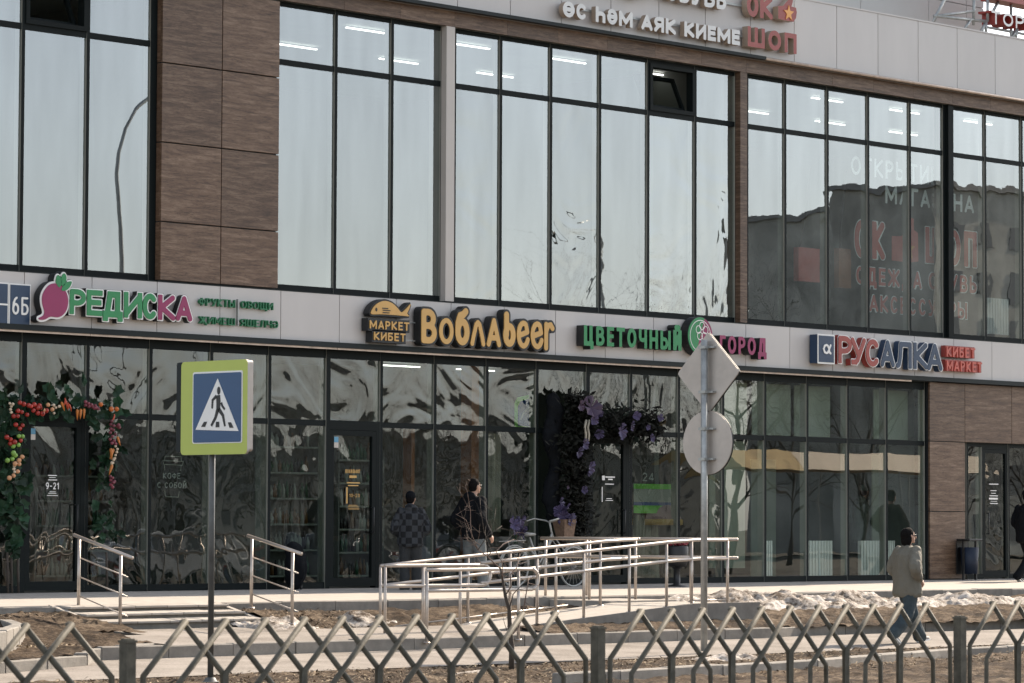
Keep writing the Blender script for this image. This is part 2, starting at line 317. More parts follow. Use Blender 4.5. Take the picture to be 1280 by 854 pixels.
def glyph(parent, ch, x0, x1, z0, z1, yf, depth, mats, offset=.02, name='letter', grow=0.0, shear=0.0, label=None, style='sq', res=30):
    """one raised letter filling x0..x1, z0..z1; front face at y=yf, running back by depth"""
    H = z1-z0; Wd = x1-x0; t = min(H*(.06+offset*1.0), Wd*.24); e0, e1 = gext(ch); small = ch == '-'
    g = grow; tt = t+g; c = H/res; mar = g+c*1.5
    def mp(p):
        fy = (p[1]-e0)/(e1-e0) if e1-e0 > .05 else .45
        return (x0+t+(Wd-2*t)*p[0], z0+t+(H-2*t)*fy)
    nx_ = int((Wd+2*mar)/c)+2; nz_ = int((H+2*mar)/c)+2
    gx_ = x0-mar+np.arange(nx_)*c; gz_ = z0-mar+np.arange(nz_)*c; PX, PZ_ = np.meshgrid(gx_, gz_, indexing='ij'); D = np.full(PX.shape, 9.0)
    for st_ in GL[ch][1]:
        pts = [mp(p) for p in st_]; m = len(pts)-1; closed = abs(pts[0][0]-pts[-1][0])+abs(pts[0][1]-pts[-1][1]) < 1e-6
        for i in range(m):
            ax_, az_ = pts[i]; bx_, bz_ = pts[i+1]; dx_, dz_ = bx_-ax_, bz_-az_; L2 = math.hypot(dx_, dz_)
            if L2 < 1e-7: continue
            ux, uz = dx_/L2, dz_/L2; al = (PX-ax_)*ux+(PZ_-az_)*uz; pe = np.abs(-(PX-ax_)*uz+(PZ_-az_)*ux)
            cl = np.clip(al, 0, L2); D = np.minimum(D, np.hypot(al-cl, pe)-tt)
            if style == 'sq' and m < 8 and not closed or (style == 'sq' and (i in (0, m-1)) and not closed):
                ext = .999
                lo = -tt*ext if i == 0 or m <= 3 else 0; hi = L2+tt*ext if i == m-1 or m <= 3 else L2
                if abs(ux) > .12 and abs(uz) > .12: lo, hi = max(lo, -tt*.35), min(hi, L2+tt*.35)
                D = np.minimum(D, np.maximum(np.maximum(lo-al, al-hi), pe-tt))
    if style == 'sq': D = np.maximum(D, np.maximum(np.maximum(x0-g-PX, PX-x1-g), np.maximum(z0-g-PZ_, PZ_-z1-g)))
    cx, cz = (x0+x1)/2, (z0+z1)/2; v = []; f = []; mi = []; ed = []
    ins = D < 0
    for i in range(nx_-1):
        k = 0
        col_full = ins[i, :-1] & ins[i+1, :-1] & ins[i+1, 1:] & ins[i, 1:]; col_any = ins[i, :-1] | ins[i+1, :-1] | ins[i+1, 1:] | ins[i, 1:]
        while k < nz_-1:
            if col_full[k]:
                k2 = k
                while k2 < nz_-1 and col_full[k2]: k2 += 1
                n = len(v); a, b = gx_[i]-cx, gx_[i+1]-cx; v += [(a, 0, gz_[k]-cz), (b, 0, gz_[k]-cz), (b, 0, gz_[k2]-cz), (a, 0, gz_[k2]-cz)]; f.append((n, n+1, n+2, n+3)); mi.append(0); k = k2; continue
            if col_any[k]:
                cor = ((i, k), (i+1, k), (i+1, k+1), (i, k+1)); poly = []; flag = []
                for q in range(4):
                    p, r_ = cor[q], cor[(q+1) % 4]; dp, dr = D[p], D[r_]
                    if dp < 0: poly.append((gx_[p[0]]-cx, 0, gz_[p[1]]-cz)); flag.append(0)
                    if (dp < 0) != (dr < 0):
                        s_ = dp/(dp-dr); poly.append((gx_[p[0]]+(gx_[r_[0]]-gx_[p[0]])*s_-cx, 0, gz_[p[1]]+(gz_[r_[1]]-gz_[p[1]])*s_-cz)); flag.append(1 if dp < 0 else 2)
                if len(poly) >= 3:
                    n = len(v); v += poly; f.append(tuple(range(n, n+len(poly)))); mi.append(0)
                    for q in range(len(poly)):
                        if flag[q] == 1 and flag[(q+1) % len(poly)] == 2: ed.append((poly[q], poly[(q+1) % len(poly)]))
            k += 1
    for a, b in ed:
        n = len(v); v += [a, (a[0], depth, a[2]), (b[0], depth, b[2]), b]; f.append((n, n+1, n+2, n+3)); mi.append(1)
    me = bpy.data.meshes.new(name); me.from_pydata([(float(x), y, float(z)) for x, y, z in v], [], f); me.update()
    ml = mats if isinstance(mats, (list, tuple)) else [mats]
    for m in ml: me.materials.append(m)
    if len(ml) > 1:
        for p, q in zip(me.polygons, mi): p.material_index = q
    q = Vector((0, 0, 0)); r = parent
    while r is not None: q += r.location; r = r.parent
    return link(name, me, parent, Vector((cx, yf, cz))-q, label)
def letters(parent, s, x0, x1, z0, z1, yf, depth, mats, offset=.02, gap=.10, name='letter', shear=0.0, grow=0.0):
    """a run of separate letters filling x0..x1, capital height z0..z1 (descenders hang below)"""
    ws = [(ch, .45 if ch == ' ' else GL[ch][0]) for ch in s]; gp = .16+gap
    tot = sum(w_ for _, w_ in ws)+gp*(len(s)-1); k = (x1-x0)/tot; x = x0; out = []; H = z1-z0
    for ch, w_ in ws:
        if ch != ' ':
            e0, e1 = gext(ch); zl = z0+H*min(0, e0); zh = z0+H*(max(1, e1) if ch != '-' else 1)
            out.append(glyph(parent, ch, x, x+w_*k, zl, zh, yf, depth, mats, offset, name, grow, res=18 if H < .3 else 28))
        x += (w_+gp)*k
    return out

# ================================================================== SETTING: the ground
def hgt(x, y):
    """natural surface near the shops; y is negative towards the street"""
    pr = [(0, -.30), (-4.3, -.20), (-4.9, -.17), (-6.3, -.43), (-8.1, -.50), (-10.7, -.66), (-12.2, -.63), (-14.5, -.66), (-24, -.66), (-40, -.70), (-400, -.8)]
    if y >= 0: return -.30
    for (a, za), (b, zb) in zip(pr, pr[1:]):
        if y >= b:
            t = (y-a)/(b-a); return za+(zb-za)*t
    return -.8
def soil_mat(name, c1, c2, c3, s=9, bump=1.0):
    m, t, b = nodes(name); b.inputs['Roughness'].default_value = .95; b.inputs['Specular IOR Level'].default_value = .15
    v = coords(t, (1, 1, 1), 0, True)
    n = N(t, 'ShaderNodeTexNoise'); n.inputs['Scale'].default_value = s; n.inputs['Detail'].default_value = 10; n.inputs['Roughness'].default_value = .8
    n2 = N(t, 'ShaderNodeTexNoise'); n2.inputs['Scale'].default_value = 1.3; n2.inputs['Detail'].default_value = 6
    t.links.new(v, n.inputs['Vector']); t.links.new(v, n2.inputs['Vector'])
    ad = N(t, 'ShaderNodeMath', operation='MULTIPLY_ADD'); ad.inputs[1].default_value = .6; t.links.new(n2.outputs['Fac'], ad.inputs[0]); 
    sb = N(t, 'ShaderNodeMath', operation='SUBTRACT'); sb.inputs[1].default_value = .3; t.links.new(n.outputs['Fac'], sb.inputs[0]); t.links.new(sb.outputs[0], ad.inputs[2])
    r = N(t, 'ShaderNodeValToRGB'); e = r.color_ramp.elements; e[0].position = .38; e[0].color = (*c1, 1); e[1].position = .66; e[1].color = (*c3, 1); k = e.new(.5); k.color = (*c2, 1)
    t.links.new(ad.outputs[0], r.inputs[0]); t.links.new(r.outputs[0], b.inputs['Base Color'])
    bp = N(t, 'ShaderNodeBump'); bp.inputs['Strength'].default_value = bump; bp.inputs['Distance'].default_value = .03
    t.links.new(n.outputs['Fac'], bp.inputs['Height']); t.links.new(bp.outputs[0], b.inputs['Normal'])
    return m
MT['soil'] = soil_mat('bare_soil_and_dead_grass', (.022, .015, .010), (.070, .048, .031), (.185, .140, .098), 8, 1.6)
MT['asphalt'] = soil_mat('worn_dusty_asphalt', (.17, .15, .13), (.24, .215, .19), (.31, .28, .25), 30, .3)
MT['road'] = soil_mat('road_asphalt', (.05, .05, .05), (.09, .085, .08), (.13, .12, .11), 30, .3)
MT['snow'] = soil_mat('dirty_old_snow', (.075, .055, .040), (.36, .32, .28), (.66, .61, .56), 7, 1.0)
MT['far'] = soil_mat('far_ground', (.07, .06, .045), (.11, .10, .08), (.15, .13, .11), .3, .2)

def sheet(name, x0, x1, nx, y0, y1, ny, zf, m, kind='structure', label=None, keep=None):
    mb = MB(); idx = {}
    for j in range(ny+1):
        for i in range(nx+1):
            x = x0+(x1-x0)*i/nx; y = y0+(y1-y0)*j/ny; idx[i, j] = len(mb.v); mb.v.append((x, y, zf(x, y)))
    for j in range(ny):
        for i in range(nx):
            if keep and not keep(x0+(x1-x0)*(i+.5)/nx, y0+(y1-y0)*(j+.5)/ny): continue
            mb.f.append((idx[i, j], idx[i+1, j], idx[i+1, j+1], idx[i, j+1])); mb.mi.append(0)
    me = mb.mesh(name, m, True); fixup = me
    o = link(name, me); o['kind'] = kind
    if label: o['label'] = label
    return o
def fb(x, y, s, o=4): return noise.fractal(Vector((x*s, y*s, 3.7)), 1.0, 2.0, o)
# one sheet to the horizon
mb = MB(); mb.quad((-1500, -1500, -.95), (1500, -1500, -.95), (1500, 1500, -.95), (-1500, 1500, -.95))
o = link('ground', mb.mesh('ground', MT['far'])); o['kind'] = 'structure'
def soil_z(x, y):
    k = 1.0
    if -8.5 < y < -6.9 or -11.2 < y < -7.9: k = 0.0
    return hgt(x, y)+k*(.05*fb(x, y, .9)+.035*fb(x, y, 5)+.02*fb(x, y, 14))-.012
KL0 = sorted([G(190, 804.5, -.44), G(150, 809, -.46), G(108, 814.5, -.48), G(101, 820, -.50), G(0, 827, -.50), G(-90, 832, -.50)])
def kerb_line(x):
    pts = KL0+[(-13.0, -7.9)]
    if x <= pts[0][0]: return pts[0][1]
    for (a, ya), (b, yb) in zip(pts, pts[1:]):
        if x <= b: return ya+(yb-ya)*(x-a)/(b-a)
    return -7.9
def bed_z(x, y):
    t = min(1, max(0, (-y-4.5)/3.2)); return -.145-.30*t-max(0, min(.055, (-y-7.9)*.05))+(.04*fb(x, y, .9)+.035*fb(x, y, 5)+.02*fb(x, y, 14))
sheet('planting_bed', -30, -13.24, 260, -12.0, -4.5, 120, bed_z, MT['soil'], keep=lambda x, y: y > kerb_line(x) and (x < -15.2 or y > -6.4 or y > -8.0 and x < -14.2))
sheet('planting_bed', -10.33, 12, 320, -6.7, -4.5, 40, soil_z, MT['soil'])
sheet('planting_bed', -7.6, 12, 280, -8.08, -6.6, 30, lambda x, y: (-.445+.03*fb(x, y, 5)+.02*fb(x, y, 14)+max(0, (y+8.08))*.13), MT['soil'], keep=lambda x, y: y < -7.36 or x > -2.42)
sheet('verge', -34, 10, 440, -22, -10.6, 110, soil_z, MT['soil'])
sheet('roadside', -60, 40, 60, -40, -15.4, 20, lambda x, y: -.75, MT['soil'])
sheet('road', -200, 200, 40, -34, -27.5, 3, lambda x, y: -.655, MT['road'])
sheet('footpath', -34, 12, 60, -10.75, -8.12, 4, lambda x, y: -.585-(y+8.12)*(-.075)/2.6*1.0-.0 if False else -.585+(y+8.12)*.029, MT['asphalt'])
sheet('upper_path', -34, -3.6, 60, -8.1, -5.5, 4, lambda x, y: -.352+(y+5.5)*.036, MT['asphalt'],
      keep=lambda x, y: x > -15.3 and (y < -6.35 or -13.24 < x < -10.33) and not (x < -13.3 and y > -7.95 and x < -14.2))

# terrace slab with a row of edge stones
mb = MB()
mb.v += [(-60, 0.3, 0), (60, 0.3, 0), (60, -4.36, -.061), (-60, -4.36, -.061), (-60, .3, -.9), (60, .3, -.9), (60, -4.36, -.9), (-60, -4.36, -.9)]
mb.f += [(0, 3, 2, 1), (3, 7, 6, 2), (4, 5, 6, 7), (0, 4, 7, 3), (1, 2, 6, 5), (0, 1, 5, 4)]; mb.mi += [0]*6
o = link('terrace', mb.mesh('terrace', MT['step'])); fix_normals(o.data); o['kind'] = 'structure'
def stones(name, pts, wdt, zt, hh, L=1.0, m=None):
    """row of kerb stones along a polyline (x,y), tops at zt(x,y)"""
    root = thing(name, None, None, (pts[0][0], pts[0][1], 0), kind='structure')
    me = {}
    for (ax, ay), (bx, by) in zip(pts, pts[1:]):
        d = Vector((bx-ax, by-ay)); n = max(1, int(round(d.length/L))); l = d.length/n; ang = math.atan2(d.y, d.x)
        key = round(l, 3)
        if key not in me:
            b = MB(); b.box(-l/2+.006, l/2-.006, -wdt/2, wdt/2, -hh, 0); k = b.mesh('kerb_stone', m or MT['concrete'])
            bm = bmesh.new(); bm.from_mesh(k); bmesh.ops.bevel(bm, geom=[e for e in bm.edges if all(v.co.z > -.01 for v in e.verts)], offset=.012, segments=1, affect='EDGES'); bm.to_mesh(k); bm.free()
            me[key] = k
        for i in range(n):
            c = Vector((ax, ay))+d*((i+.5)/n); o = bpy.data.objects.new('kerb_stone', me[key]); col.objects.link(o); o.parent = root
            o.location = (c.x-pts[0][0], c.y-pts[0][1]+rnd.uniform(-.006, .006), zt(c.x, c.y)+rnd.uniform(-.007, .007)); o.rotation_euler = (rnd.uniform(-.01, .01), rnd.uniform(-.006, .006), ang+rnd.uniform(-.005, .005))
    return root
stones('terrace_edge', [(-30, -4.45), (-13.25, -4.45)], .16, lambda x, y: -.061, .35)
stones('terrace_edge', [(-10.30, -4.45), (13, -4.45)], .16, lambda x, y: -.061, .35)
stones('path_kerb', [(-15.5, -8.15), (-3.2, -8.15)], .16, lambda x, y: -.437, .35)
stones('path_kerb', [(-3.2, -8.15), (-2.2, -7.95), (11, -7.6)], .14, lambda x, y: -.45, .35)
KL = [G(190, 804.5, -.44), G(150, 809, -.46), G(108, 814.5, -.48), G(101, 820, -.50), G(0, 827, -.50), G(-90, 832, -.50)]
stones('bed_kerb', KL, .16, lambda x, y: -.44+max(-.06, (y+7.9)*.05), .3)
stones('bed_kerb', [G(-70, 765, -.15), G(2, 770, -.17), G(23, 781, -.20), G(0, 795, -.25), G(-70, 803, -.25)], .16, lambda x, y: -.19, .35)
stones('road_kerb', [(-14.5, -14.6), (-9.5, -14.0), (-5.0, -12.9), (0, -12.5), (8, -12.1)], .18, lambda x, y: -.56, .35, 1.0)

# entrance steps: each tread is a run of tiles
st = thing('entrance_steps', None, None, (-11.85, -4.6, 0), kind='structure')
SX0, SX1 = -13.15, -10.42
for k, (ya, yb, zt) in enumerate(((-4.37, -4.70, -.064), (-4.70, -5.03, -.150), (-5.03, -5.40, -.238))):
    n = 5; wd = (SX1-SX0)/n
    piece('step_base', SX0, SX1, yb+.03, ya if k else -4.365, -.7, zt-.032, MT['concrete'], st)
    for i in range(n):
        o = piece('step_tile', SX0+i*wd+.004, SX0+(i+1)*wd-.004, yb-.02, (ya-.022 if k else ya), zt-.03, zt, MT['step'], st, bevel=.004)
        o.rotation_euler.x = radians(3.0)+rnd.uniform(-.003, .003); o.location.z += rnd.uniform(-.003, .003)
for X in (SX0-.09, SX1+.01):
    mb = MB(); y = [(-3.9, -.05), (-6.0, -.36)]
    for a, b in ((0, .08),):
        mb.v += [(X+a, -4.38, -.048), (X+b, -4.38, -.048), (X+b, -5.62, -.335), (X+a, -5.62, -.335), (X+a, -4.38, -.6), (X+b, -4.38, -.6), (X+b, -5.62, -.6), (X+a, -5.62, -.6)]
        mb.f += [(0, 3, 2, 1), (4, 5, 6, 7), (0, 4, 7, 3), (1, 2, 6, 5), (3, 7, 6, 2), (0, 1, 5, 4)]; mb.mi += [0]*6
    part('side_kerb', mb, MT['step'], st, fixn=True)

# wheelchair ramp
def ramp_z(x): return min(-.125, -.29+(x+6.1)*.073)
ramp = thing('wheelchair_ramp', None, None, (-6, -6.6, -.4), kind='structure')
mb = MB(); xs = [-8.4, -7, -6, -5, -4, -3.84, -2.4]
def slabprof(mb, y0, y1, off, bot=-.7):
    b = len(mb.v)
    for x in xs:
        for y in (y0, y1): mb.v.append((x, y, ramp_z(x)+off)); mb.v.append((x, y, bot))
    for i in range(len(xs)-1):
        a = b+i*4; c = a+4
        mb.f += [(a, c, c+2, a+2), (a, a+1, c+1, c), (a+2, c+2, c+3, a+3)]; mb.mi += [0]*3
    mb.f += [(b, b+2, b+3, b+1)]; e = b+(len(xs)-1)*4; mb.f += [(e, e+1, e+3, e+2)]; mb.mi += [0, 0]
slabprof(mb, -5.75, -7.28, 0)
part('ramp_slab', mb, MT['step'], ramp, fixn=True)
mb = MB(); slabprof(mb, -7.285, -7.36, .02); part('ramp_kerb', mb, MT['concrete'], ramp, fixn=True)
mb = MB(); mb.box(-3.9, -2.405, -5.745, -4.54, -.7, -.10); part('landing_slab', mb, MT['step'], ramp)

# snow and leftovers
def heap(name, x0, x1, y0, y1, nx, ny, hf, label):
    mb = MB()
    for j in range(ny+1):
        for i in range(nx+1):
            x = x0+(x1-x0)*i/nx; y = y0+(y1-y0)*j/ny; u = i/nx*2-1; v = j/ny*2-1
            e = max(0, 1-u**4)*max(0, 1-v*v); mb.v.append((x, y, soil_z(x, y)-.05+e*hf(x, y)))
    for j in range(ny):
        for i in range(nx):
            a = j*(nx+1)+i; mb.f.append((a, a+1, a+nx+2, a+nx+1)); mb.mi.append(0)
    o = link(name, mb.mesh(name, MT['snow'], True)); o['kind'] = 'stuff'; o['label'] = label; o['category'] = 'snow'; return o

# ================================================================== THE BUILDING
B = thing('commercial_building', 'long two-storey shop building with mirrored upper windows, wood-print panels and a pale grey sign band', 'building', (0, 0, 0))
UB, UT, UTT = 4.67, 8.26, 9.21
YG = 0.0
def frame_bar(mb, x0, x1, z0, z1, y0=-.022, y1=.10):
    mb.box(x0, x1, y0, y1, z0, z1, 0, [0, 0, 0, 0, 1, 0])
def pane(x0, x1, z0, z1, m, parent, y=YG, name='pane'):
    o = piece(name, x0, x1, y, y+.02, z0, z1, [MT[m], MT['clear']], parent, [1, 1, 0, 1, 1, 1]); return o
def column(x0, x1, zb, zt, ztop, bot, top, m_lo, m_top, left=.03, right=0.0, vent=False, wide=.03):
    """one bay of curtain wall: left mullion, bottom rail, transom, head, two panes"""
    xm = (x0+x1)/2; w_ = link('window', None, B) if False else None
    mb = MB()
    mb.box(x0-left, x0+wide, -.03, .13, zb, ztop, 0, [0, 0, 0, 1, 1, 1])
    e = x1-.03
    if right: mb.box(x1-.03, x1+right, -.03, .13, zb, ztop, 0, [0, 0, 0, 1, 1, 1])
    frame_bar(mb, x0+wide, e, zb, zb+bot); frame_bar(mb, x0+wide, e, zt-.045, zt+.045); frame_bar(mb, x0+wide, e, ztop-top, ztop)
    c = Vector((xm, 0, (zb+ztop)/2)); mb.v = [(a-c.x, b, z-c.z) for a, b, z in mb.v]
    W = link('window', mb.mesh('window_frame', [MT['frame'], MT['frame_in']]), B, c)
    pane(x0+wide-.006, e+.006, zb+bot-.006, zt-.045+.006, m_lo, W)
    if not vent: pane(x0+wide-.006, e+.006, zt+.045-.006, ztop-top+.006, m_top, W)
    else:
        f = MB(); a, b_, z0, z1 = x0+wide, e, zt+.045, ztop-top
        for q in ((a, a+.07, z0, z1), (b_-.07, b_, z0, z1), (a+.07, b_-.07, z0, z0+.07), (a+.07, b_-.07, z1-.07, z1)): f.box(q[0], q[1], -.05, .10, q[2], q[3])
        part('vent_frame', f, [MT['frame']], W)
        # sash hinged at its foot and tilted into the room
        s = MB(); a += .08; b_ -= .08; h = z1-z0-.16
        for q in ((a, a+.06, 0, h), (b_-.06, b_, 0, h), (a+.06, b_-.06, 0, .06), (a+.06, b_-.06, h-.06, h)): s.box(q[0]-xm, q[1]-xm, 0, .06, q[2], q[3])
        so_ = link('vent_sash', s.mesh('vent_sash', MT['frame']), W, Vector((0, .11, z0+.08-c.z))); so_.rotation_euler.x = radians(-24)
        p_ = MB(); p_.box(a+.05-xm, b_-.05-xm, .02, .035, .05, h-.05, 0, [1, 1, 0, 1, 1, 1])
        q_ = link('pane', p_.mesh('pane', [MT['clear'], MT['clear']]), W, Vector((0, .11, z0+.08-c.z))); q_.rotation_euler.x = radians(-24)
    return W
wavy = set()
def upper(xs_, vents=()):
    for i, (a, b) in enumerate(zip(xs_, xs_[1:])):
        last = i == len(xs_)-2
        m = 'g_upc' if (3.3 < a < 5 or -1.5 < a < -1.3 or .8 < a < 1.0) else ('g_upw' if a > -1.5 else 'g_up')
        column(a, b, UB, UT, UTT, .09, .07, m, 'g_up', right=.10 if last else 0, vent=i in vents)
upper([-15.3, -14.06, -12.83, -11.6, -10.37, -9.16, -7.93], vents=(4,))
upper([-5.42, -4.11, -2.86, -1.72])
upper([-1.42, -.32, .91, 2.15, 3.41, 4.68, 5.80], vents=(4,))
upper([6.12, 7.21, 8.46, 9.69, 10.99, 12.07])
upper([12.30, 13.44, 14.68, 15.9, 17.15])
# pillars between the upper window groups
def pil(name, pa, pb, m, y0=-.15, y1=.25):
    xa, xb = P(pa, 220, y0)[0], P(pb, 220, y0)[0]; return piece(name, xa, xb, y0, y1, UB+.002, UTT-.003, m, B)
pil('grey_pillar', 557.5, 568, MT['grey2']); pil('wood_pillar', 925.5, 934, MT['wood']); 
piece('dark_pillar', 12.13, P(1192, 220, -.10)[0], -.10, .25, UB+.002, UTT-.003, MT['frame'], B)
# wood print panels of the pier, two columns with recessed joints
wx = [P(202, 200, -.15)[0], P(277, 200, -.15)[0], P(348.5, 200, -.15)[0]]
wz = [UB+.004, 5.565, 6.77, 7.98, 9.19]
for i in range(2):
    for j in range(4):
        piece('wood_panel', wx[i]+.008*(i > 0), wx[i+1]-.008*(i < 1), -.15, -.10, wz[j]+.010, wz[j+1]-.010, MT['wood'], B, bevel=.003)
piece('wall', wx[0]+.01, wx[2]-.01, -.099, .25, UB, UTT, MT['black'], B)
for j in range(4): piece('reveal_panel', wx[0]+.0, wx[0]+.02, -.099, .03, wz[j]+.01, wz[j+1]-.01, MT['wood'], B)
for i in range(8):                                          # far right pier, outside the picture
    piece('wood_panel', 17.35+1.2*(i % 2), 18.54+1.2*(i % 2), -.15, -.1, UB+1.13*(i//2)+.01, UB+1.13*(i//2+1)-.01, MT['wood'], B)
# strip of wood print over the windows, flashing and parapet panels
zf0 = P(640, 30.5, -.15)[1]
x = wx[0]-1.25*6
seam = [-15.3+1.25*i for i in range(29)]
for a, b in zip(seam, seam[1:]):
    piece('wood_strip', a+.002, b-.002, -.15, -.10, 9.212, 9.46, MT['wood'], B)
piece('flashing', -15.3, 4.0, -.33, -.08, 9.462, 9.52, MT['flash'], B)
piece('flashing', 6.3, 19.8, -.27, -.08, 9.475, 9.52, MT['flash'], B)
mb = MB(); mb.tube([(6.3, -.30, 9.485), (19.8, -.30, 9.485)], .028, 8); part('light_tube', mb, MT['brass'], B, True)
piece('flashing', 4.003, 6.297, -.33, -.08, 9.462, 9.52, MT['flash'], B)
PZ = 10.70; p0 = P(638, 30, -.25)[0]-1.255*14
for i in range(30):
    a = p0+1.255*i
    piece('parapet_panel', a+.007, a+1.255-.007, -.25, -.21, 9.523, PZ, MT['grey'], B, bevel=.003)
piece('parapet_wall', p0, p0+1.255*30, -.209, .15, 9.46, PZ-.01, MT['slab'], B)
piece('parapet_cap', p0, p0+1.255*30, -.262, .17, PZ+.001, PZ+.03, MT['grey'], B)
# sign band between the floors
FZ0, FZ1 = P(640, 440.8, -.18)[1], P(640, 383.9, -.18)[1]-.004
f0 = P(30, 400, -.18)[0]-1.255*5
for i in range(30):
    a = f0+1.255*i
    piece('band_panel', a+.006, a+1.255-.006, -.18, -.14, FZ0, FZ1, MT['grey'], B, bevel=.003)
FX1 = f0+1.255*30
piece('band_wall', f0, FX1, -.139, .30, FZ0, UB-.01, MT['slab'], B)
piece('band_flashing', f0, FX1, -.23, .05, FZ0-.085, FZ0-.003, MT['flash'], B)
piece('band_cap', f0, FX1, -.185, -.05, FZ1+.001, FZ1+.012, MT['flash'], B)
for i in range(11):
    a = f0+2.5*i
    if a+2.49 < 11.6: piece('lit_strip', a, a+2.49, -.20, -.165, FZ0-.115, FZ0-.086, MT['brass'], B)
piece('soffit', f0, 11.55, -.16, .2, FZ0-.10, FZ0-.088, MT['flash'], B)
HZ = FZ0-.09
# ground floor glazing
gx = [-15.1, -13.9, -12.7, -11.5, -10.30, -9.10, -7.89, -6.68, -5.48, -4.25, -3.06, -1.84, -.62, .59, 1.84, 2.97, 4.24, 5.45, 6.63, 7.85, 9.06, 10.24, 11.46]
GT, GH = 2.61, 3.84
doors = {-10.30: 'l', -4.25: 'l', 1.84: 'l'}
def small_door(x0, x1, zb, zt, w=.085, handle='r', yf=-.03):
    mb = MB(); c = Vector(((x0+x1)/2, 0, zb))
    for q in ((x0, x0+w, zb, zt), (x1-w, x1, zb, zt), (x0+w, x1-w, zb, zb+.13), (x0+w, x1-w, zt-w, zt)): mb.box(q[0]-c.x, q[1]-c.x, yf, yf+.07, q[2]-c.z, q[3]-c.z, 0, [0, 0, 0, 0, 1, 0])
    D = link('door', mb.mesh('door_leaf', [MT['frame'], MT['frame_in']]), B, c)
    pane(x0+w-.005, x1-w+.005, zb+.125, zt-w+.005, 'g_lo', D, yf+.03)
    hx = x0+.10 if handle == 'l' else x1-.10
    h = MB(); h.tube([(hx, yf, zb+.85), (hx, yf-.06, zb+.85), (hx, yf-.06, zb+1.25), (hx, yf, zb+1.25)], .014, 6); part('handle', h, MT['black'], D, True)
    return D
for a, b in zip(gx, gx[1:]):
    if a in doors:
        xm = (a+b)/2; mb = MB(); c = Vector((xm, 0, GT))
        mb.box(a-.03-xm, a+.06-xm, -.035, .13, -GT, GH-GT, 0, [0, 0, 0, 1, 1, 1])
        frame_bar(mb, a+.06-xm, b-.03-xm, -.10, .05, -.028, .11); frame_bar(mb, a+.06-xm, b-.03-xm, GH-.20-GT, GH-GT, -.028, .11)
        mb.box(b-.11-xm, b-.03-xm, -.028, .10, -GT, -.10, 0, [0, 0, 0, 1, 1, 0])
        W = link('window', mb.mesh('window_frame', [MT['frame'], MT['frame_in']]), B, c)
        pane(a+.055, b-.028, GT+.045, GH-.195, 'g_lot', W)
        small_door(a+.065, b-.115, .03, GT-.105, handle='r')
    else:
        column(a, b, 0.0, GT, GH, .10, .20, 'g_lor' if a > 5.4 else 'g_lo', 'g_lor' if a > 5.4 else 'g_lot', right=.08 if b == gx[-1] else 0)
# wood clad wall and glazed entrance at the right
gz = [.01, P(1180, 639.5, -.12)[1], P(1190, 552.5, -.12)[1], HZ-.003]
gxs = [P(1162.5, 600, -.12)[0], P(1206.5, 600, -.12)[0], P(1264.6, 500, -.12)[0]]
for j in range(3): piece('wood_panel', gxs[0], gxs[1]-.006, -.12, -.08, gz[j]+.008, gz[j+1]-.008, MT['wood'], B, bevel=.003)
e2 = gxs[2]; ex = [gxs[1]+.006, e2-.006]
piece('wood_panel', ex[0], ex[1], -.12, -.08, gz[2]+.008, gz[3]-.008, MT['wood'], B, bevel=.003)
for i in range(4): piece('wood_panel', e2+.006+1.25*i, e2+1.25*(i+1)-.006, -.12, -.08, gz[2]+.008, gz[3]-.008, MT['wood'], B, bevel=.003)
piece('wall', gxs[0], gxs[1]-.02, -.079, .25, 0.0, HZ, MT['black'], B); piece('wall', gxs[1]-.02, 19.8, -.079, .25, gz[2]+.0, HZ, MT['black'], B)
dx = [P(v, 640, 0)[0] for v in (1206.5, 1223, 1228, 1257, 1263)]
def fixed(x0, x1, zb, zt, m='g_lor'):
    xm = (x0+x1)/2; mb = MB()
    for q in ((x0, x0+.05, zb, zt), (x1-.05, x1, zb, zt), (x0+.05, x1-.05, zb, zb+.09), (x0+.05, x1-.05, zt-.07, zt)): mb.box(q[0]-xm, q[1]-xm, -.04, .12, q[2], q[3], 0, [0, 0, 0, 1, 1, 1])
    W = link('window', mb.mesh('window_frame', [MT['frame'], MT['frame_in']]), B, Vector((xm, 0, 0))); pane(x0+.045, x1-.045, zb+.085, zt-.065, m, W); return W
ZD = gz[2]-.002
fixed(dx[0], dx[1]+.12, 0, ZD)
small_door(dx[1]+.125, dx[3]+.03, .03, ZD-.12, .07, 'l')
piece('door_head', dx[1]+.122, dx[3]+.03, -.03, .1, ZD-.117, ZD, MT['frame'], B)
fixed(dx[3]+.034, dx[3]+1.5, 0, ZD); fixed(dx[3]+1.504, dx[3]+3.0, 0, ZD)
piece('wall', dx[3]+3.003, 19.8, -.12, .25, 0, ZD, MT['slab'], B)
# body of the building
piece('floor', -15.3, 19.8, .21, 9.0, -.2, .03, MT['slab'], B)
piece('floor_slab', -15.3, 19.8, .31, 9.0, 3.86, 4.5, MT['ceil'], B)
piece('ceiling', -15.3, 19.8, .26, 9.0, 9.42, 9.6, MT['ceil'], B)
piece('roof', -15.3, 19.8, .16, 9.2, 9.61, 9.8, MT['slab'], B)
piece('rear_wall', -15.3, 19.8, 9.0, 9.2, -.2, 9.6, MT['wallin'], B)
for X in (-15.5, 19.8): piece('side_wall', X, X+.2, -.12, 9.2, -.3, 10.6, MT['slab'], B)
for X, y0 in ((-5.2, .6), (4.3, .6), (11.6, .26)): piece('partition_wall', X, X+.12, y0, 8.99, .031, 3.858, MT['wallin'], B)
piece('interior_wall', -15.2, 4.25, 5.2, 5.3, .031, 3.858, mat('dim_shop_wall', (.16, .15, .13), .8), B)
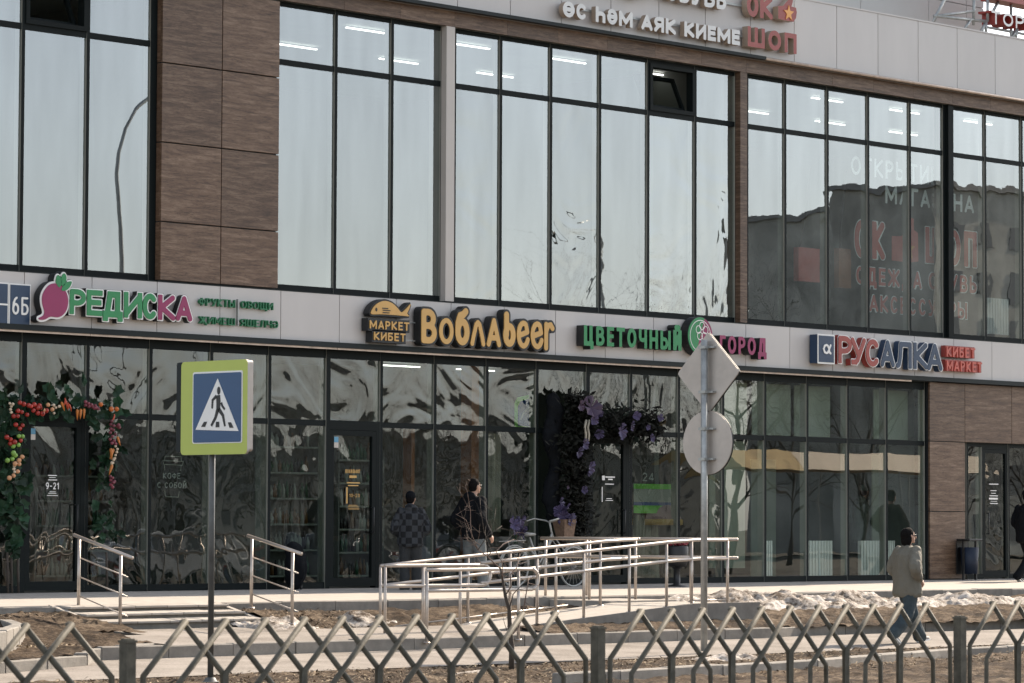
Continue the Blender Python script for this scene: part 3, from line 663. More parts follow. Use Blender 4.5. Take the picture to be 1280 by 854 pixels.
for X in (-6.2, 6.1): piece('partition_wall', X, X+.12, .6, 8.99, 4.501, 9.419, MT['wallin'], B)
# ceiling strip lamps upstairs
lm = MB(); lm.box(-.48, .48, -.02, .02, -.010, .010); lme = lm.mesh('strip_lamp', MT['lamp'])
for i, X in enumerate([-14+2.5*k for k in range(13)]):
    for Y in (2.0, 4.3):
        if -6.3 < X+(.4 if Y > 3 else 0) < -5.5 or (i*7+int(Y)) % 5 == 0: continue
        link('strip_lamp', lme, B, Vector((X+(.5 if Y > 3 else 0), Y, 9.37)))
for X in (.7, 2.6, 4.9):
    for Y in (1.6, 3.4): link('strip_lamp', lme, B, Vector((X, Y, 3.80)))
# roof block standing behind the parapet
RB = thing('roof_block', 'pale grey panelled roof block behind the parapet, above the grey and wood-print facade', 'building', (8, 7, 9.8))
rx0, rx1 = P(1003, 10, 5)[0], P(1230, 10, 5)[0]
rs = [rx0, P(1076, 10, 5)[0], P(1161, 10, 5)[0], P(1208, 10, 5)[0], rx1]
rzs = [9.6, P(1200, 5, 5)[1], 13.2, 14.8]
for a, b in zip(rs, rs[1:]):
    for z0, z1 in zip(rzs, rzs[1:]): piece('wall_panel', a+.008, b-.008, 5, 5.05, z0+.008, z1-.008, MT['rear'], RB)
piece('wall', rx0+.0, rx1-.01, 5.051, 9, 9.6, 14.8, MT['slab'], RB)

# ================================================================== SIGNS ON THE BAND
def zx(zr, x, y):       # a point read off an enlarged crop: crop = (x0, y0, scale)
    return zr[0]+x/zr[2], zr[1]+y/zr[2]
YS = -.36
def run(par, s, zr, xa, ya, xb, yb0, mats, off=.02, depth=.12, y=YS, gap=.1, shear=0.0, name='letter'):
    """text whose first letter starts at xa with its top at ya and foot at yb0; last ends at xb"""
    p, q = zx(zr, xa, ya), zx(zr, xb, ya); r = zx(zr, xa, yb0)
    X0 = P(p[0], p[1], y)[0]; X1 = P(q[0], q[1], y)[0]; Z1 = P(p[0], p[1], y)[1]; Z0 = P(r[0], r[1], y)[1]
    return letters(par, s, X0, X1, Z0, Z1, y, depth, mats, off, gap, name, shear), (X0, X1, Z0, Z1)
def g1(par, ch, zr, x0, y0, x1, y1, mats, off, depth, y=YS, grow=0.0, name='letter', style='sq'):
    p, q = zx(zr, x0, y0), zx(zr, x1, y1); m = (p[0]+q[0])/2
    X0 = P(p[0], p[1], y)[0]; X1 = P(q[0], q[1], y)[0]; Z1 = P(m, p[1], y)[1]; Z0 = P(m, q[1], y)[1]
    return glyph(par, ch, X0, X1, Z0, Z1, y, depth, mats, off, name, grow, style=style)
def polyp(zr, pts, y):
    return [P(*zx(zr, a, b), y) for a, b in pts]
def smooth_poly(pts, n=6):
    out = []; m = len(pts)
    for i in range(m):
        p0, p1, p2, p3 = [Vector(pts[(i+k-1) % m]) for k in range(4)]
        for j in range(n):
            t = j/n; out.append(tuple(.5*((2*p1)+(p2-p0)*t+(2*p0-5*p1+4*p2-p3)*t*t+(3*p1-p0-3*p2+p3)*t**3)))
    return out
def grow_poly(pts, g):
    c = sum((Vector(p) for p in pts), Vector((0, 0)))/len(pts); n = len(pts); out = []
    area = sum(pts[i][0]*pts[(i+1) % n][1]-pts[(i+1) % n][0]*pts[i][1] for i in range(n)); s = 1 if area > 0 else -1
    for i in range(n):
        a, b, d = Vector(pts[i-1]), Vector(pts[i]), Vector(pts[(i+1) % n]); t = (d-a)
        if t.length < 1e-9: out.append(tuple(b)); continue
        t.normalize(); out.append((b.x+t.y*g*s, b.y-t.x*g*s))
    return out
Z5 = (0, 230, 3.5556); Z7 = (640, 230, 3.5556); Z8 = (920, 230, 3.5556); ZB = (440, 360, 4.7407); ZT = (680, 0, 3.8788); Z4 = (920, 0, 3.5556)
# greengrocer
S = thing('shop_sign', 'greengrocer sign in green and magenta letters with a radish for its first letter', 'sign', (P(60, 380)[0], -.2, 4.3))
for ch, x0, y0, x1, y1, c in (('Р', 312, 468, 382, 580, 'green'), ('Е', 388, 472, 456, 586, 'green'), ('Д', 460, 478, 546, 611, 'green'), ('И', 553, 482, 632, 596, 'green'), ('С', 636, 487, 700, 602, 'green'), ('К', 705, 494, 780, 606, 'pink'), ('А', 784, 499, 855, 610, 'pink')):
    g1(S, ch, Z5, x0, y0, x1, y1, MT['black'], .045, .11, -.34, .022, 'letter_box')
    g1(S, ch, Z5, x0, y0, x1, y1, MT['white'], .045, .012, -.353, .018, 'letter_rim')
    g1(S, ch, Z5, x0, y0, x1, y1, MT[c], .045, .012, -.366)
rad = smooth_poly(polyp(Z5, [(215, 452), (245, 442), (275, 455), (297, 490), (302, 530), (290, 570), (262, 592), (225, 590), (200, 602), (180, 604), (172, 596), (192, 585), (197, 565), (188, 530), (190, 490)], -.36), 4)
for nm, g_, y0, y1, c in (('radish_box', .035, -.34, -.21, 'black'), ('radish_rim', .03, -.353, -.341, 'white'), ('radish', 0, -.366, -.354, 'pink')):
    mb = MB(); mb.prism(grow_poly(rad, g_), y0, y1); part(nm, mb, MT[c], S, fixn=True)
for lf in ([(262, 460), (248, 440), (250, 415), (258, 405), (270, 420), (272, 445)], [(276, 455), (270, 430), (276, 405), (286, 398), (294, 415), (290, 440)], [(272, 472), (284, 445), (305, 434), (318, 436), (308, 460), (290, 474)]):
    q = smooth_poly(polyp(Z5, lf, -.36), 4)
    for nm, g_, y0, y1, c in (('leaf_box', .03, -.34, -.21, 'black'), ('leaf_rim', .022, -.356, -.343, 'white'), ('leaf', 0, -.370, -.358, 'green')):
        mb = MB(); mb.prism(grow_poly(q, g_), y0, y1); part(nm, mb, MT[c], S, fixn=True)
S = thing('shop_sign', 'two rows of small dark green letters naming fruit and vegetables, right of the radish sign', 'sign', (P(300, 390)[0], -.2, 4.2))
for s, xa, ya, xb, yb in (('ФРУКТЫ', 888, 505, 1047, 540), ('ОВОЩИ', 1075, 519, 1216, 552), ('ҖИМЕШ', 888, 587, 1046, 620), ('ЯШЕЛЧӘ', 1073, 599, 1238, 632)):
    run(S, s, Z5, xa, ya, xb, yb, MT['dgreen'], .005, .05, -.25, gap=.12)
mb = MB(); X = P(*zx(Z5, 1060, 560), -.25)[0]; za, zb_ = P(*zx(Z5, 1060, 630), -.25)[1], P(*zx(Z5, 1060, 512), -.25)[1]; mb.box(X-.008, X+.008, -.25, -.2, za, zb_); part('divider', mb, MT['galv'], S)
# house number plates
for i, (x0, x1, s) in enumerate(((-88, 38, ''), (42, 137, '6Б'))):
    S = thing('number_plate', ('navy street name plate left of the 6Б plate, split by a white line' if i == 0 else 'navy house number plate reading 6Б in white'), 'number plate', (P(20, 375)[0]+i, -.2, 4.3))
    a, b_ = zx(Z5, x0, 442), zx(Z5, x1, 575); X0, Z1 = P(*a, -.22); X1 = P(b_[0], b_[1], -.22)[0]; Z0 = P(a[0], 230+570/3.5556, -.22)[1]
    if i == 1: Z1 = P(11.8+9, 230+443/3.5556, -.22)[1]; Z0 = Z1-.62
    if i == 0: Z1 = .0; 
    if i == 0:
        Z1 = P(25.4, 230+443/3.5556, -.22)[1]; Z0 = Z1-.62
    piece('plate_rim', X0, X1, -.215, -.182, Z0, Z1, MT['white'], S)
    piece('plate', X0+.02, X1-.02, -.222, -.216, Z0+.02, Z1-.02, MT['navy'], S)
    if s: letters(S, s, X0+.05, X1-.05, Z0+.17, Z0+.43, -.232, .009, MT['white'], .0)
    else: piece('plate_line', X0+.02, X1-.02, -.228, -.223, Z0+.29, Z0+.315, MT['white'], S)
# beer shop
S = thing('shop_sign', 'black and amber beer shop sign with a fish and rounded letters', 'sign', (P(580, 400)[0], -.2, 4.25))
for ch, x0, y0, x1, y1 in (('В', 413, 124, 503, 330), ('о', 518, 178, 602, 334), ('б', 614, 118, 697, 341), ('л', 704, 190, 790, 346), ('А', 800, 178, 884, 350), ('b', 898, 140, 970, 350), ('e', 978, 193, 1056, 360), ('e', 1060, 198, 1138, 364), ('r', 1134, 202, 1200, 372)):
    g1(S, ch, ZB, x0, y0, x1, y1, MT['black'], .035, .15, -.38, .035, 'letter_box', 'rd')
    g1(S, ch, ZB, x0, y0, x1, y1, MT['yellow'], .035, .015, -.397, -.001, style='rd')
fish = smooth_poly(polyp(ZB, [(115, 155), (118, 130), (140, 100), (175, 80), (205, 78), (240, 92), (268, 118), (292, 145), (318, 125), (346, 96), (336, 130), (326, 152), (338, 168), (300, 165), (240, 160), (170, 156)], -.37), 3)
for nm, g_, y0, y1, c in (('fish_box', .03, -.36, -.22, 'black'), ('fish', 0, -.376, -.361, 'yellow')):
    mb = MB(); mb.prism(grow_poly(fish, g_), y0, y1); part(nm, mb, MT[c], S, fixn=True)
X, Z = P(*zx(ZB, 145, 128), -.38); mb = MB(); mb.prism([(X+.022*cos(a*pi/5), Z+.03*sin(a*pi/5)) for a in range(10)], -.382, -.377); part('fish_eye', mb, MT['black'], S, fixn=True)
for k, (a, b_) in enumerate((((180, 120), (215, 118)), ((183, 132), (228, 130)), ((183, 146), (222, 146)))):
    p, q = P(*zx(ZB, *a), -.38), P(*zx(ZB, *b_), -.38); mb = MB(); mb.box(p[0], q[0], -.382, -.377, p[1]-.008, p[1]+.008); part('fin_line', mb, MT['black'], S)
for s, xa, ya, xb, yb in (('МАРКЕТ', 107, 190, 340, 240), ('КИБЕТ', 132, 260, 318, 308)):
    L, bb = run(S, s, ZB, xa, ya, xb, yb, MT['yellow'], .035, .015, -.372)
    piece('word_box', bb[0]-.03, bb[1]+.02, -.356, -.21, bb[2]-.035, bb[3]+.035, MT['black'], S)
mb = MB(); za = P(*zx(ZB, 340, 205), -.25)[1]; zb_ = P(*zx(ZB, 330, 312), -.25)[1]
mb.box(P(*zx(ZB, 90, 200), -.25)[0], P(*zx(ZB, 400, 200), -.25)[0], -.27, -.25, za-.01, za+.01); mb.box(P(*zx(ZB, 110, 300), -.25)[0], P(*zx(ZB, 400, 300), -.25)[0], -.27, -.25, zb_-.01, zb_+.01); part('rail', mb, MT['galv'], S)
# flower shop
S = thing('shop_sign', 'flower shop sign with green word, round flower badge and magenta word', 'sign', (P(840, 430)[0], -.2, 4.2))
run(S, 'ЦВЕТОЧНЫЙ', Z7, 320, 627, 754, 715, [MT['green'], MT['black']], .04, .17, -.38, .1)
run(S, 'ГОРОД', Z7, 924, 672, 1132, 752, [MT['pink'], MT['black']], .04, .17, -.38, .1)
cxp, czp = P(*zx(Z7, 836, 676), -.38); R_ = .33
def disc(x, z, r, a0=0, a1=2*pi, n=28): return [(x+r*cos(a0+(a1-a0)*k/n), z+r*sin(a0+(a1-a0)*k/n)) for k in range(n+(0 if abs(a1-a0-2*pi) < 1e-6 else 1))]
mb = MB(); mb.prism(disc(cxp, czp, R_+.015), -.375, -.21); part('badge_box', mb, MT['black'], S, fixn=True)
mb = MB(); mb.prism(disc(cxp, czp, R_, radians(70), radians(250)), -.386, -.376); part('badge_green', mb, MT['green'], S, fixn=True)
mb = MB(); mb.prism(disc(cxp, czp, R_, radians(-110), radians(70)), -.386, -.376); part('badge_pink', mb, MT['pink'], S, fixn=True)
mb = MB(); q1 = disc(cxp, czp, R_*.86, 0, 2*pi, 32); q2 = disc(cxp, czp, R_*.82, 0, 2*pi, 32)
for i in range(32):
    j = (i+1) % 32; mb.quad((q1[i][0], -.389, q1[i][1]), (q2[i][0], -.389, q2[i][1]), (q2[j][0], -.389, q2[j][1]), (q1[j][0], -.389, q1[j][1]))
part('badge_ring', mb, MT['white'], S)
for k in range(5):
    a = 2*pi*k/5+.3; pc = (cxp+.04+.10*cos(a), czp+.08+.10*sin(a)); q1 = disc(pc[0], pc[1], .075, 0, 2*pi, 14); q2 = disc(pc[0], pc[1], .060, 0, 2*pi, 14); mb = MB()
    for i in range(14):
        j = (i+1) % 14; mb.quad((q1[i][0], -.390-.001*k, q1[i][1]), (q2[i][0], -.390-.001*k, q2[i][1]), (q2[j][0], -.390-.001*k, q2[j][1]), (q1[j][0], -.390-.001*k, q1[j][1]))
    part('petal', mb, MT['white'], S)
# market at the right
S = thing('shop_sign', 'red and navy market sign with a square alpha badge and white outlined letters', 'sign', (P(1100, 440)[0], -.2, 4.2))
X0, Z1 = P(*zx(Z8, 364, 668), -.40); X1, Z0 = P(*zx(Z8, 437, 800), -.40)
piece('badge_box', X0, X1, -.395, -.21, Z0, Z1, MT['navy'], S); 
piece('badge_rim', X0-.01, X1+.01, -.402, -.396, Z0-.01, Z1+.01, MT['white'], S); piece('badge', X0+.02, X1-.02, -.408, -.4025, Z0+.02, Z1-.02, MT['navy'], S)
glyph(S, 'α', X0+.13, X1-.11, Z0+.17, Z1-.17, -.42, .011, MT['white'], .045)
for ch, x0, y0, x1, y1, c in (('Р', 456, 676, 516, 798, 'red'), ('У', 512, 684, 578, 804, 'red'), ('С', 578, 690, 640, 812, 'red'), ('А', 644, 695, 706, 814, 'navy'), ('Л', 712, 702, 782, 820, 'navy'), ('К', 790, 706, 854, 824, 'navy'), ('А', 852, 711, 918, 830, 'navy')):
    g1(S, ch, Z8, x0, y0, x1, y1, MT[c], .035, .13, -.36, .016, 'letter_box')
    g1(S, ch, Z8, x0, y0, x1, y1, MT['white'], .035, .012, -.373, .016, 'letter_rim')
    g1(S, ch, Z8, x0, y0, x1, y1, MT[c], .035, .012, -.386)
for s, xa, ya, xb, yb in (('КИБЕТ', 937, 722, 1064, 768), ('МАРКЕТ', 937, 784, 1094, 830)):
    L, bb = run(S, s, Z8, xa, ya, xb, yb, mat('salmon_letter', (.50, .10, .07), .4), .035, .02, -.335)
    piece('word_box', bb[0]-.02, bb[1]+.0, -.314, -.21, bb[2]-.0, bb[3]+.02, MT['red'], S)
# big sign at the parapet
S = thing('shop_sign', 'large raised pale grey letters on the parapet naming clothes and footwear', 'sign', (P(800, 20)[0], -.25, 9.9))
run(S, 'ӨС ҺӘМ АЯК КИЕМЕ', ZT, 92, 3, 950, 80, [MT['lgrey_letter'], MT['letter_side']], .075, .10, -.42, -.02)
zt = P(*zx(ZT, 880, 50), -.42)[1]; ch_ = .30
letters(S, 'ОДЕЖДА ОБУВЬ', P(*zx(ZT, 120, 0), -.42)[0], P(*zx(ZT, 884, 0), -.42)[0], zt, zt+.34, -.42, .10, [MT['lgrey_letter'], MT['letter_side']], .055, -.02)
mb = MB(); 
for z in (zt+.16, P(*zx(ZT, 960, 170), -.42)[1]): mb.box(P(*zx(ZT, 110, 0), -.42)[0], P(*zx(ZT, 990, 0), -.42)[0], -.31, -.29, z-.02, z+.02)
part('rail', mb, MT['galv'], S)
S = thing('shop_sign', 'red raised parapet letters with a thumbs-up hand holding an orange star', 'sign', (P(960, 40)[0], -.25, 9.9))
RL = [MT['red'], MT['letter_side']]
g1(S, 'О', ZT, 984, -28, 1040, 82, RL, .06, .13, -.43); g1(S, 'К', ZT, 1048, -20, 1110, 92, RL, .06, .13, -.43)
L, bb = run(S, 'ШОП', ZT, 988, 126, 1225, 224, RL, .06, .13, -.43)
hand = polyp(ZT, [(1136, 30), (1160, 28), (1180, 5), (1192, -22), (1208, -20), (1206, 10), (1200, 32), (1222, 38), (1226, 60), (1222, 88), (1210, 106), (1160, 98), (1136, 90)], -.43)
mb = MB(); mb.prism(hand, -.43, -.30, 0, 1); part('thumb_hand', mb, RL, S, fixn=True)
sx, sz = P(*zx(ZT, 1188, 65), -.44); mb = MB(); mb.prism([(sx+(.15 if k % 2 == 0 else .062)*cos(pi/2+k*pi/5), sz+(.15 if k % 2 == 0 else .062)*sin(pi/2+k*pi/5)) for k in range(10)], -.442, -.431); part('star', mb, MT['star'], S, fixn=True)
# roof sign at the far right, on a tube scaffold
S = thing('roof_sign', 'white roof letters with red sides standing on a tube scaffold at the far right', 'sign', (P(1250, 30, 3)[0], 3, 10))
zr = (1120, 0, 8.0); yR = 3.0
L, bb = run(S, 'ТОРГОВЫЙ', zr, 955, 102, 1860, 235, [MT['white'], MT['red']], .03, .35, yR)
X0, Z0 = P(*zx(zr, 1000, 8), yR); piece('red_box', X0, X0+4, yR, yR+.4, Z0+.03, Z0+1.2, MT['red'], S)
mb = MB()
for (a, b_), (c, d) in (((400, 158), (920, 212)), ((530, -60), (380, 240)), ((800, -60), (795, 250)), ((770, 190), (700, 300)), ((920, 212), (860, 340)), ((920, 212), (918, 350)), ((1230, 290), (1170, 390)), ((1230, 290), (1215, 400)), ((1040, 20), (990, 110)), ((935, -20), (935, 212)), ((430, 160), (800, 110))):
    p, q = P(*zx(zr, a, b_), yR+.1), P(*zx(zr, c, d), yR+.1); mb.tube([(p[0], yR+.15, p[1]), (q[0], yR+.15, q[1])], .035, 6)
for X in (bb[0]+1, bb[0]+3, bb[0]+5): mb.tube([(X, yR+.2, 9.7), (X, yR+.2, Z0+1)], .035, 6); mb.tube([(X, yR+.2, 9.9), (X, yR+1.8, 9.81)], .03, 6)
mb.tube([(bb[0], yR+.2, bb[2]-.05), (bb[1], yR+.2, bb[2]-.05)], .03, 6)
part('scaffold', mb, MT['galv'], S, True)

# window lettering printed on film just behind the upper right panes
S = thing('window_lettering', 'red and white opening notice lettered across the upper right windows', 'lettering', (P(1140, 300)[0], .1, 6.5))
yl = .26
wht = mat('white_window_film', (.85, .86, .85), .6); redf = mat('red_window_film', (.60, .11, .085), .6)
run(S, 'ОТКРЫТИЕ', Z4, 512, 692, 898, 775, wht, .02, .004, yl); run(S, 'МАГАЗИНА', Z8, 664, 5, 1057, 85, wht, .03, .004, yl)
for s, xa, ya, xb, yb in (('ОК', 527, 157, 662, 325), ('ШОП', 842, 190, 1070, 350), ('ОДЕЖДА', 535, 365, 825, 442), ('ОБУВЬ', 857, 392, 1070, 468), ('АКСЕССУАРЫ', 594, 492, 1027, 566)):
    run(S, s, Z8, xa, ya, xb, yb, redf, .035, .004, yl); run(S, s, Z8, xa-3, ya-4, xb+3, yb+4, wht, .06, .003, yl+.006, name='letter_rim')
hand = polyp(Z8, [(692, 232), (735, 232), (765, 195), (775, 150), (790, 155), (790, 205), (808, 218), (810, 345), (770, 350), (692, 340)], yl)
mb = MB(); mb.prism(hand, yl-.004, yl); part('thumb_hand', mb, redf, S, fixn=True)
sx, sz = P(*zx(Z8, 765, 290), yl); mb = MB(); mb.prism([(sx+(.22 if k % 2 == 0 else .09)*cos(pi/2+k*pi/5), sz+(.22 if k % 2 == 0 else .09)*sin(pi/2+k*pi/5)) for k in range(10)], yl-.012, yl-.005); part('star', mb, MT['star'], S, fixn=True)
# stickers on the shop windows and doors
ZL = (0, 560, 5.3333); ZM = (220, 560, 5.3333); ZR = (640, 590, 5.3333)
def sticker(label, rows, m, zr, y=-.02+.02, bars=()):
    S = thing('window_sticker', label, 'sticker', (P(*zx(zr, rows[0][1] if rows else bars[0][0], 200))[0], 0, 1.2))
    for s, xa, ya, xb, yb in rows: run(S, s, zr, xa, ya, xb, yb, m, .01, .003, y)
    for (xa, ya, xb, yb) in bars:
        p, q = P(*zx(zr, xa, ya), y), P(*zx(zr, xb, yb), y); z0 = P(*zx(zr, xa, yb), y)[1]; piece('print_line', p[0], q[0], y-.004, y-.001, z0, p[1], m, S)
    return S
sticker('white opening hours print 9-21 on the left shop door', [('9-21', 306, 230, 392, 275)], MT['white'], ZL, -.03, [(320, 180, 378, 186), (327, 195, 370, 199), (320, 210, 380, 216), (330, 290, 370, 294), (320, 300, 375, 304), (312, 315, 385, 319)])
sticker('white takeaway coffee lettering on the window behind the crossing sign', [('КОФЕ', 1088, 165, 1202, 205), ('С СОБОЙ', 1050, 228, 1243, 266)], mat('faint_white_print', (.35, .36, .34), .6), ZL, .05)
sticker('amber opening hours print on the dark beer shop door', [('Воблаbeer', 1130, 142, 1228, 168), ('10-23', 1155, 305, 1225, 328)], MT['yellow'], ZM, -.03, [(1155, 183, 1203, 200), (1138, 228, 1225, 236), (1145, 247, 1215, 254), (1134, 262, 1143, 370), (1150, 380, 1208, 384), (1145, 391, 1218, 395), (1148, 404, 1220, 409)])
sticker('small white opening hours print on the flower shop door', [('24', 870, 5, 945, 62)], mat('faint_white_print2', (.30, .32, .30), .6), ZR, .05)
sticker('tiny white notice rows on the flower shop door pane', [], MT['white'], ZR, -.03, [(600, 25, 618, 55), (622, 30, 685, 38), (640, 45, 670, 54), (620, 78, 678, 84), (598, 100, 603, 200), (628, 176, 665, 180), (622, 188, 672, 192)])
ZD2 = (1040, 590, 5.3333)
sticker('small white and red print on the glass door at the far right', [], MT['white'], ZD2, -.03, [(1046, 78, 1108, 84), (1056, 122, 1096, 127), (1060, 140, 1090, 144), (1050, 156, 1104, 162), (1046, 172, 1104, 184), (1056, 194, 1100, 197), (1052, 208, 1104, 213)])
for i, (zr, a, b_, c, d, lab) in enumerate(((ZL, 192, 58, 236, 135, 'small blue and white payment sticker at the top of the left door'), (ZM, 1048, 113-0, 1082, 185, 'small blue payment sticker at the top of the beer shop door'))):
    zr = (0, 420, 5.3333) if i == 0 else (220, 420, 5.3333); 
    if i == 0: a, b_, c, d = 194, 616, 236, 692
    else: a, b_, c, d = 1048, 672, 1082, 745
    S = thing('window_sticker', lab, 'sticker', (P(*zx(zr, a, b_))[0], 0, 2.3)); y = -.025
    X0, Z1 = P(*zx(zr, a, b_), y); X1 = P(*zx(zr, c, b_), y)[0]; Z0 = P(*zx(zr, a, d), y)[1]
    piece('blue_field', X0, X1, y-.003, y, (Z0+Z1)/2, Z1, mat('sticker_blue', (.10, .28, .42), .5), S); piece('white_field', X0, X1, y-.003, y, Z0, (Z0+Z1)/2-.002, MT['signback'], S)

# ================================================================== RAILINGS
def rail_post(x, y, z0, z1, parent, top=None):
    mb = MB(); mb.tube([(x, y, z0-.02), (x, y, z1)], .0215, 8); mb.lathe([(.0, .012), (.045, .010), (.05, .0)], (x, y, z0), 10)
    return part('post', mb, MT['steel'], parent, True)
def tube_part(name, pts, r, parent, n=8):
    mb = MB(); mb.tube(pts, r, n); return part(name, mb, MT['steel'], parent, True)
def hand(label, group=None):
    return thing('handrail', label, 'handrail', (0, 0, 0), group)
# the two sloping rails of the steps
def step_rail(label, A, Bq):
    A = Vector(A); Bq = Vector(Bq); H = thing('handrail', label, 'handrail', A, 'handrails at the entrance steps')
    rail_post(*A, A.z+.93, H); rail_post(*Bq, Bq.z+.93, H); u = (Bq-A)/(Bq-A).length
    tube_part('top_rail', [A+Vector((0, 0, .955))-u*.14, Bq+Vector((0, 0, .955))+u*.30], .024, H)
    for h in (.68, .43, .18): tube_part('cross_rail', [A+Vector((.03, 0, h))-u*.08, Bq+Vector((.03, 0, h))+u*.14], .009, H, 6)
def gp(px_, py_, z): x, y = G(px_, py_, z); return (x, y, z)
step_rail('left sloping steel handrail of the entrance steps, beside the garland door', gp(98, 763, -.125), gp(150, 785.5, -.33))
step_rail('right sloping steel handrail of the entrance steps, beside the black draped bundle', gp(314, 760, -.12), gp(365, 780, -.295))
# ramp rails
def ramp_rail(label, x0, x1, y, posts, hs=(.93, .66), loop0=False, zf=ramp_z, flat_end=None):
    H = thing('handrail', label, 'handrail', (posts[0], y, zf(posts[0])), 'handrails of the wheelchair ramp')
    for px_ in posts: rail_post(px_, y, zf(px_), zf(px_)+hs[0]-.015, H)
    n = 8
    for k, h in enumerate(hs):
        pts = [(x0+(x1-x0)*i/n, y, zf(x0+(x1-x0)*i/n)+h) for i in range(n+1)]; tube_part('top_rail' if k == 0 else 'middle_rail', pts, .0235, H)
    for end, xe in ((loop0, x1), ):
        if end:
            c = [(xe+.13*math.sin(pi*i/8), y, zf(xe)+(hs[0]+hs[1])/2+(hs[0]-hs[1])/2*cos(pi*i/8)) for i in range(9)]; tube_part('end_loop', c, .0235, H)
    return H
flatz = lambda x: -.47
H = ramp_rail('long front steel handrail of the ramp, rising towards the round sign pole', -8.1, -2.95, -7.2, [-7.0, -6.05, -5.1, -4.3, -3.75, -2.95])
tube_part('foot_rail', [(-3.75, -7.2, .06-.125), (-2.95, -7.2, -.065)], .012, H, 6)
ramp_rail('rear rising steel handrail of the ramp, parallel behind the front one', -8.75, -3.5, -5.92, [-8.75, -7.9, -7.05, -6.2, -5.25, -4.3])
ramp_rail('short level handrail at the foot of the ramp, its loop left of the bare tree', -9.9, -8.05, -7.2, [-9.9, -9.2, -8.5], loop0=True, zf=lambda x: -.46)
ramp_rail('foremost level ramp handrail, its end loop right of the bare tree', -10.2, -8.25, -8.28, [-10.2, -8.5], loop0=True, zf=lambda x: -.50)
tube_part('foot_rail', [(-8.75, -5.92, -.40), (-5.0, -5.92, -.14)], .012, H, 6)
def cross_rail_set(label, x, y0, y1, posts, z=-.12):
    H = thing('handrail', label, 'handrail', (x, y0, z), 'handrails of the wheelchair ramp')
    for py_ in posts: rail_post(x, py_, z, z+.915, H)
    for nm, h in (('top_rail', .93), ('middle_rail', .66)): tube_part(nm, [(x, y0, z+h), (x, y1, z+h)], .0235, H)
cross_rail_set('steel handrail across the ramp landing, running back towards the flower shop door', -2.72, -7.2, -3.6, [-6.3, -5.2, -4.2])
cross_rail_set('shorter steel handrail on the left side of the landing, ending behind the ramp', -3.42, -5.9, -3.9, [-4.9, -4.0])

# ================================================================== FOREGROUND FENCE
YF = -25.9; s_ = .25
zt = P(560, 771, YF)[1]
xpost = [P(160, 800, YF)[0], P(747.5, 800, YF)[0], P(1200, 790, YF)[0]]
L_ = (xpost[2]-xpost[0])/2; xp = [xpost[1]+L_*(i-2) for i in range(6)]
s_ = L_/(10+8/3)
z_ground = -.66
FT = P(748, 763.6, YF)[1]
def fence_tube(mb, pts): mb.tube(pts, .0145, 6)
bars = {}
fence_groups = 'lattice fence bars'
for i in range(-1, 4):
    xa = xpost[1]+L_*(i-1); 
    F = thing('lattice_fence', ['grey-green zigzag fence panel at the lower left, cut by the frame', 'second zigzag fence panel, between the left and middle posts', 'third zigzag fence panel, between the middle and right posts', 'zigzag fence panel right of the right post, cut by the frame', 'grey-green zigzag fence panel beyond the frame'][min(4, i+1)] if i != -1 else 'grey-green zigzag fence panel at the lower left corner, cut by the frame', 'fence', (xa, YF, z_ground), 'zigzag fence panels along the street')
    if i == 0: F['label'] = 'grey-green zigzag fence panel between the left and middle square posts'
    if i == 1: F['label'] = 'grey-green zigzag fence panel between the middle and right square posts'
    d = 1.0*s_
    for k in range(11):
        x = s_*(4/3+k); A = (k % 2 == 1)          # A: long run
        run_ = (4/3 if A else 1.0)
        for sg in (-1, 1):
            y = .012*sg*(1 if k % 2 else 1)
            key = (A, sg)
            if key not in bars:
                mb = MB(); H0 = FT-z_ground
                mb.tube([(-.006*sg, y, H0-.002), (sg*s_*run_, y, H0-s_*run_), (sg*s_*run_, y*.3, .08)], .0160, 6)
                bars[key] = mb.mesh('bar', MT['fence'], True)
            link('bar', bars[key], F, Vector((x, 0, 0)))
    for zz in (.1, ):
        mb = MB(); mb.box(.03, L_-.03, -.012, .012, zz-.02, zz+.02); link('bottom_rail', mb.mesh('bottom_rail', MT['fence']), F, Vector((0, 0, 0)))
    for zz in (.12, .45):
        mb = MB(); mb.box(.03, s_/3, -.008, .008, zz-.02, zz+.02); link('bracket', mb.mesh('bracket', MT['fence']), F, Vector((0, 0, 0)))
for i in range(-1, 4):
    X = xpost[1]+L_*(i-1)
    F = thing('fence_post', {0: 'square capped fence post at the lower left', 1: 'square capped fence post in the lower middle', 2: 'square capped fence post at the lower right', -1: 'square fence post beyond the left edge', 3: 'square fence post beyond the right edge'}[i], 'fence post', (X, YF, z_ground), 'square posts of the zigzag fence')
    hp = FT-.105-z_ground
    mb = MB(); mb.box(-.030, .030, -.030, .030, 0, hp); o = link('shaft', mb.mesh('shaft', MT['fence']), F, Vector((0, 0, 0)))
    mb = MB(); mb.box(-.035, .035, -.035, .035, hp, hp+.012); mb.box(-.025, .025, -.025, .025, hp+.012, hp+.02); link('cap', mb.mesh('cap', MT['fence']), F, Vector((0, 0, 0)))
    mb = MB(); mb.box(.037, .055, -.015, .015, hp-.36, hp-.26); link('bracket', mb.mesh('bracket', MT['fence']), F, Vector((0, 0, 0)))

# ================================================================== ROAD SIGNS
sx0, sy0 = G(263, 850, -.62)
S = thing('crossing_sign', 'blue and white pedestrian crossing sign on a bright lime backing, on a grey pole', 'road sign', (sx0, sy0, -.64))
mb = MB(); mb.tube([(0, 0, 0), (0, 0, 3.20)], .032, 12); mb.lathe([(.0, .05), (.05, .045), (.07, .01), (.1, 0)], (0, 0, 0), 10); link('pole', mb.mesh('pole', mat('dark_grey_pole_paint', (.085, .088, .085), .4, .2, .2, 6), True), S, Vector((0, 0, 0)))
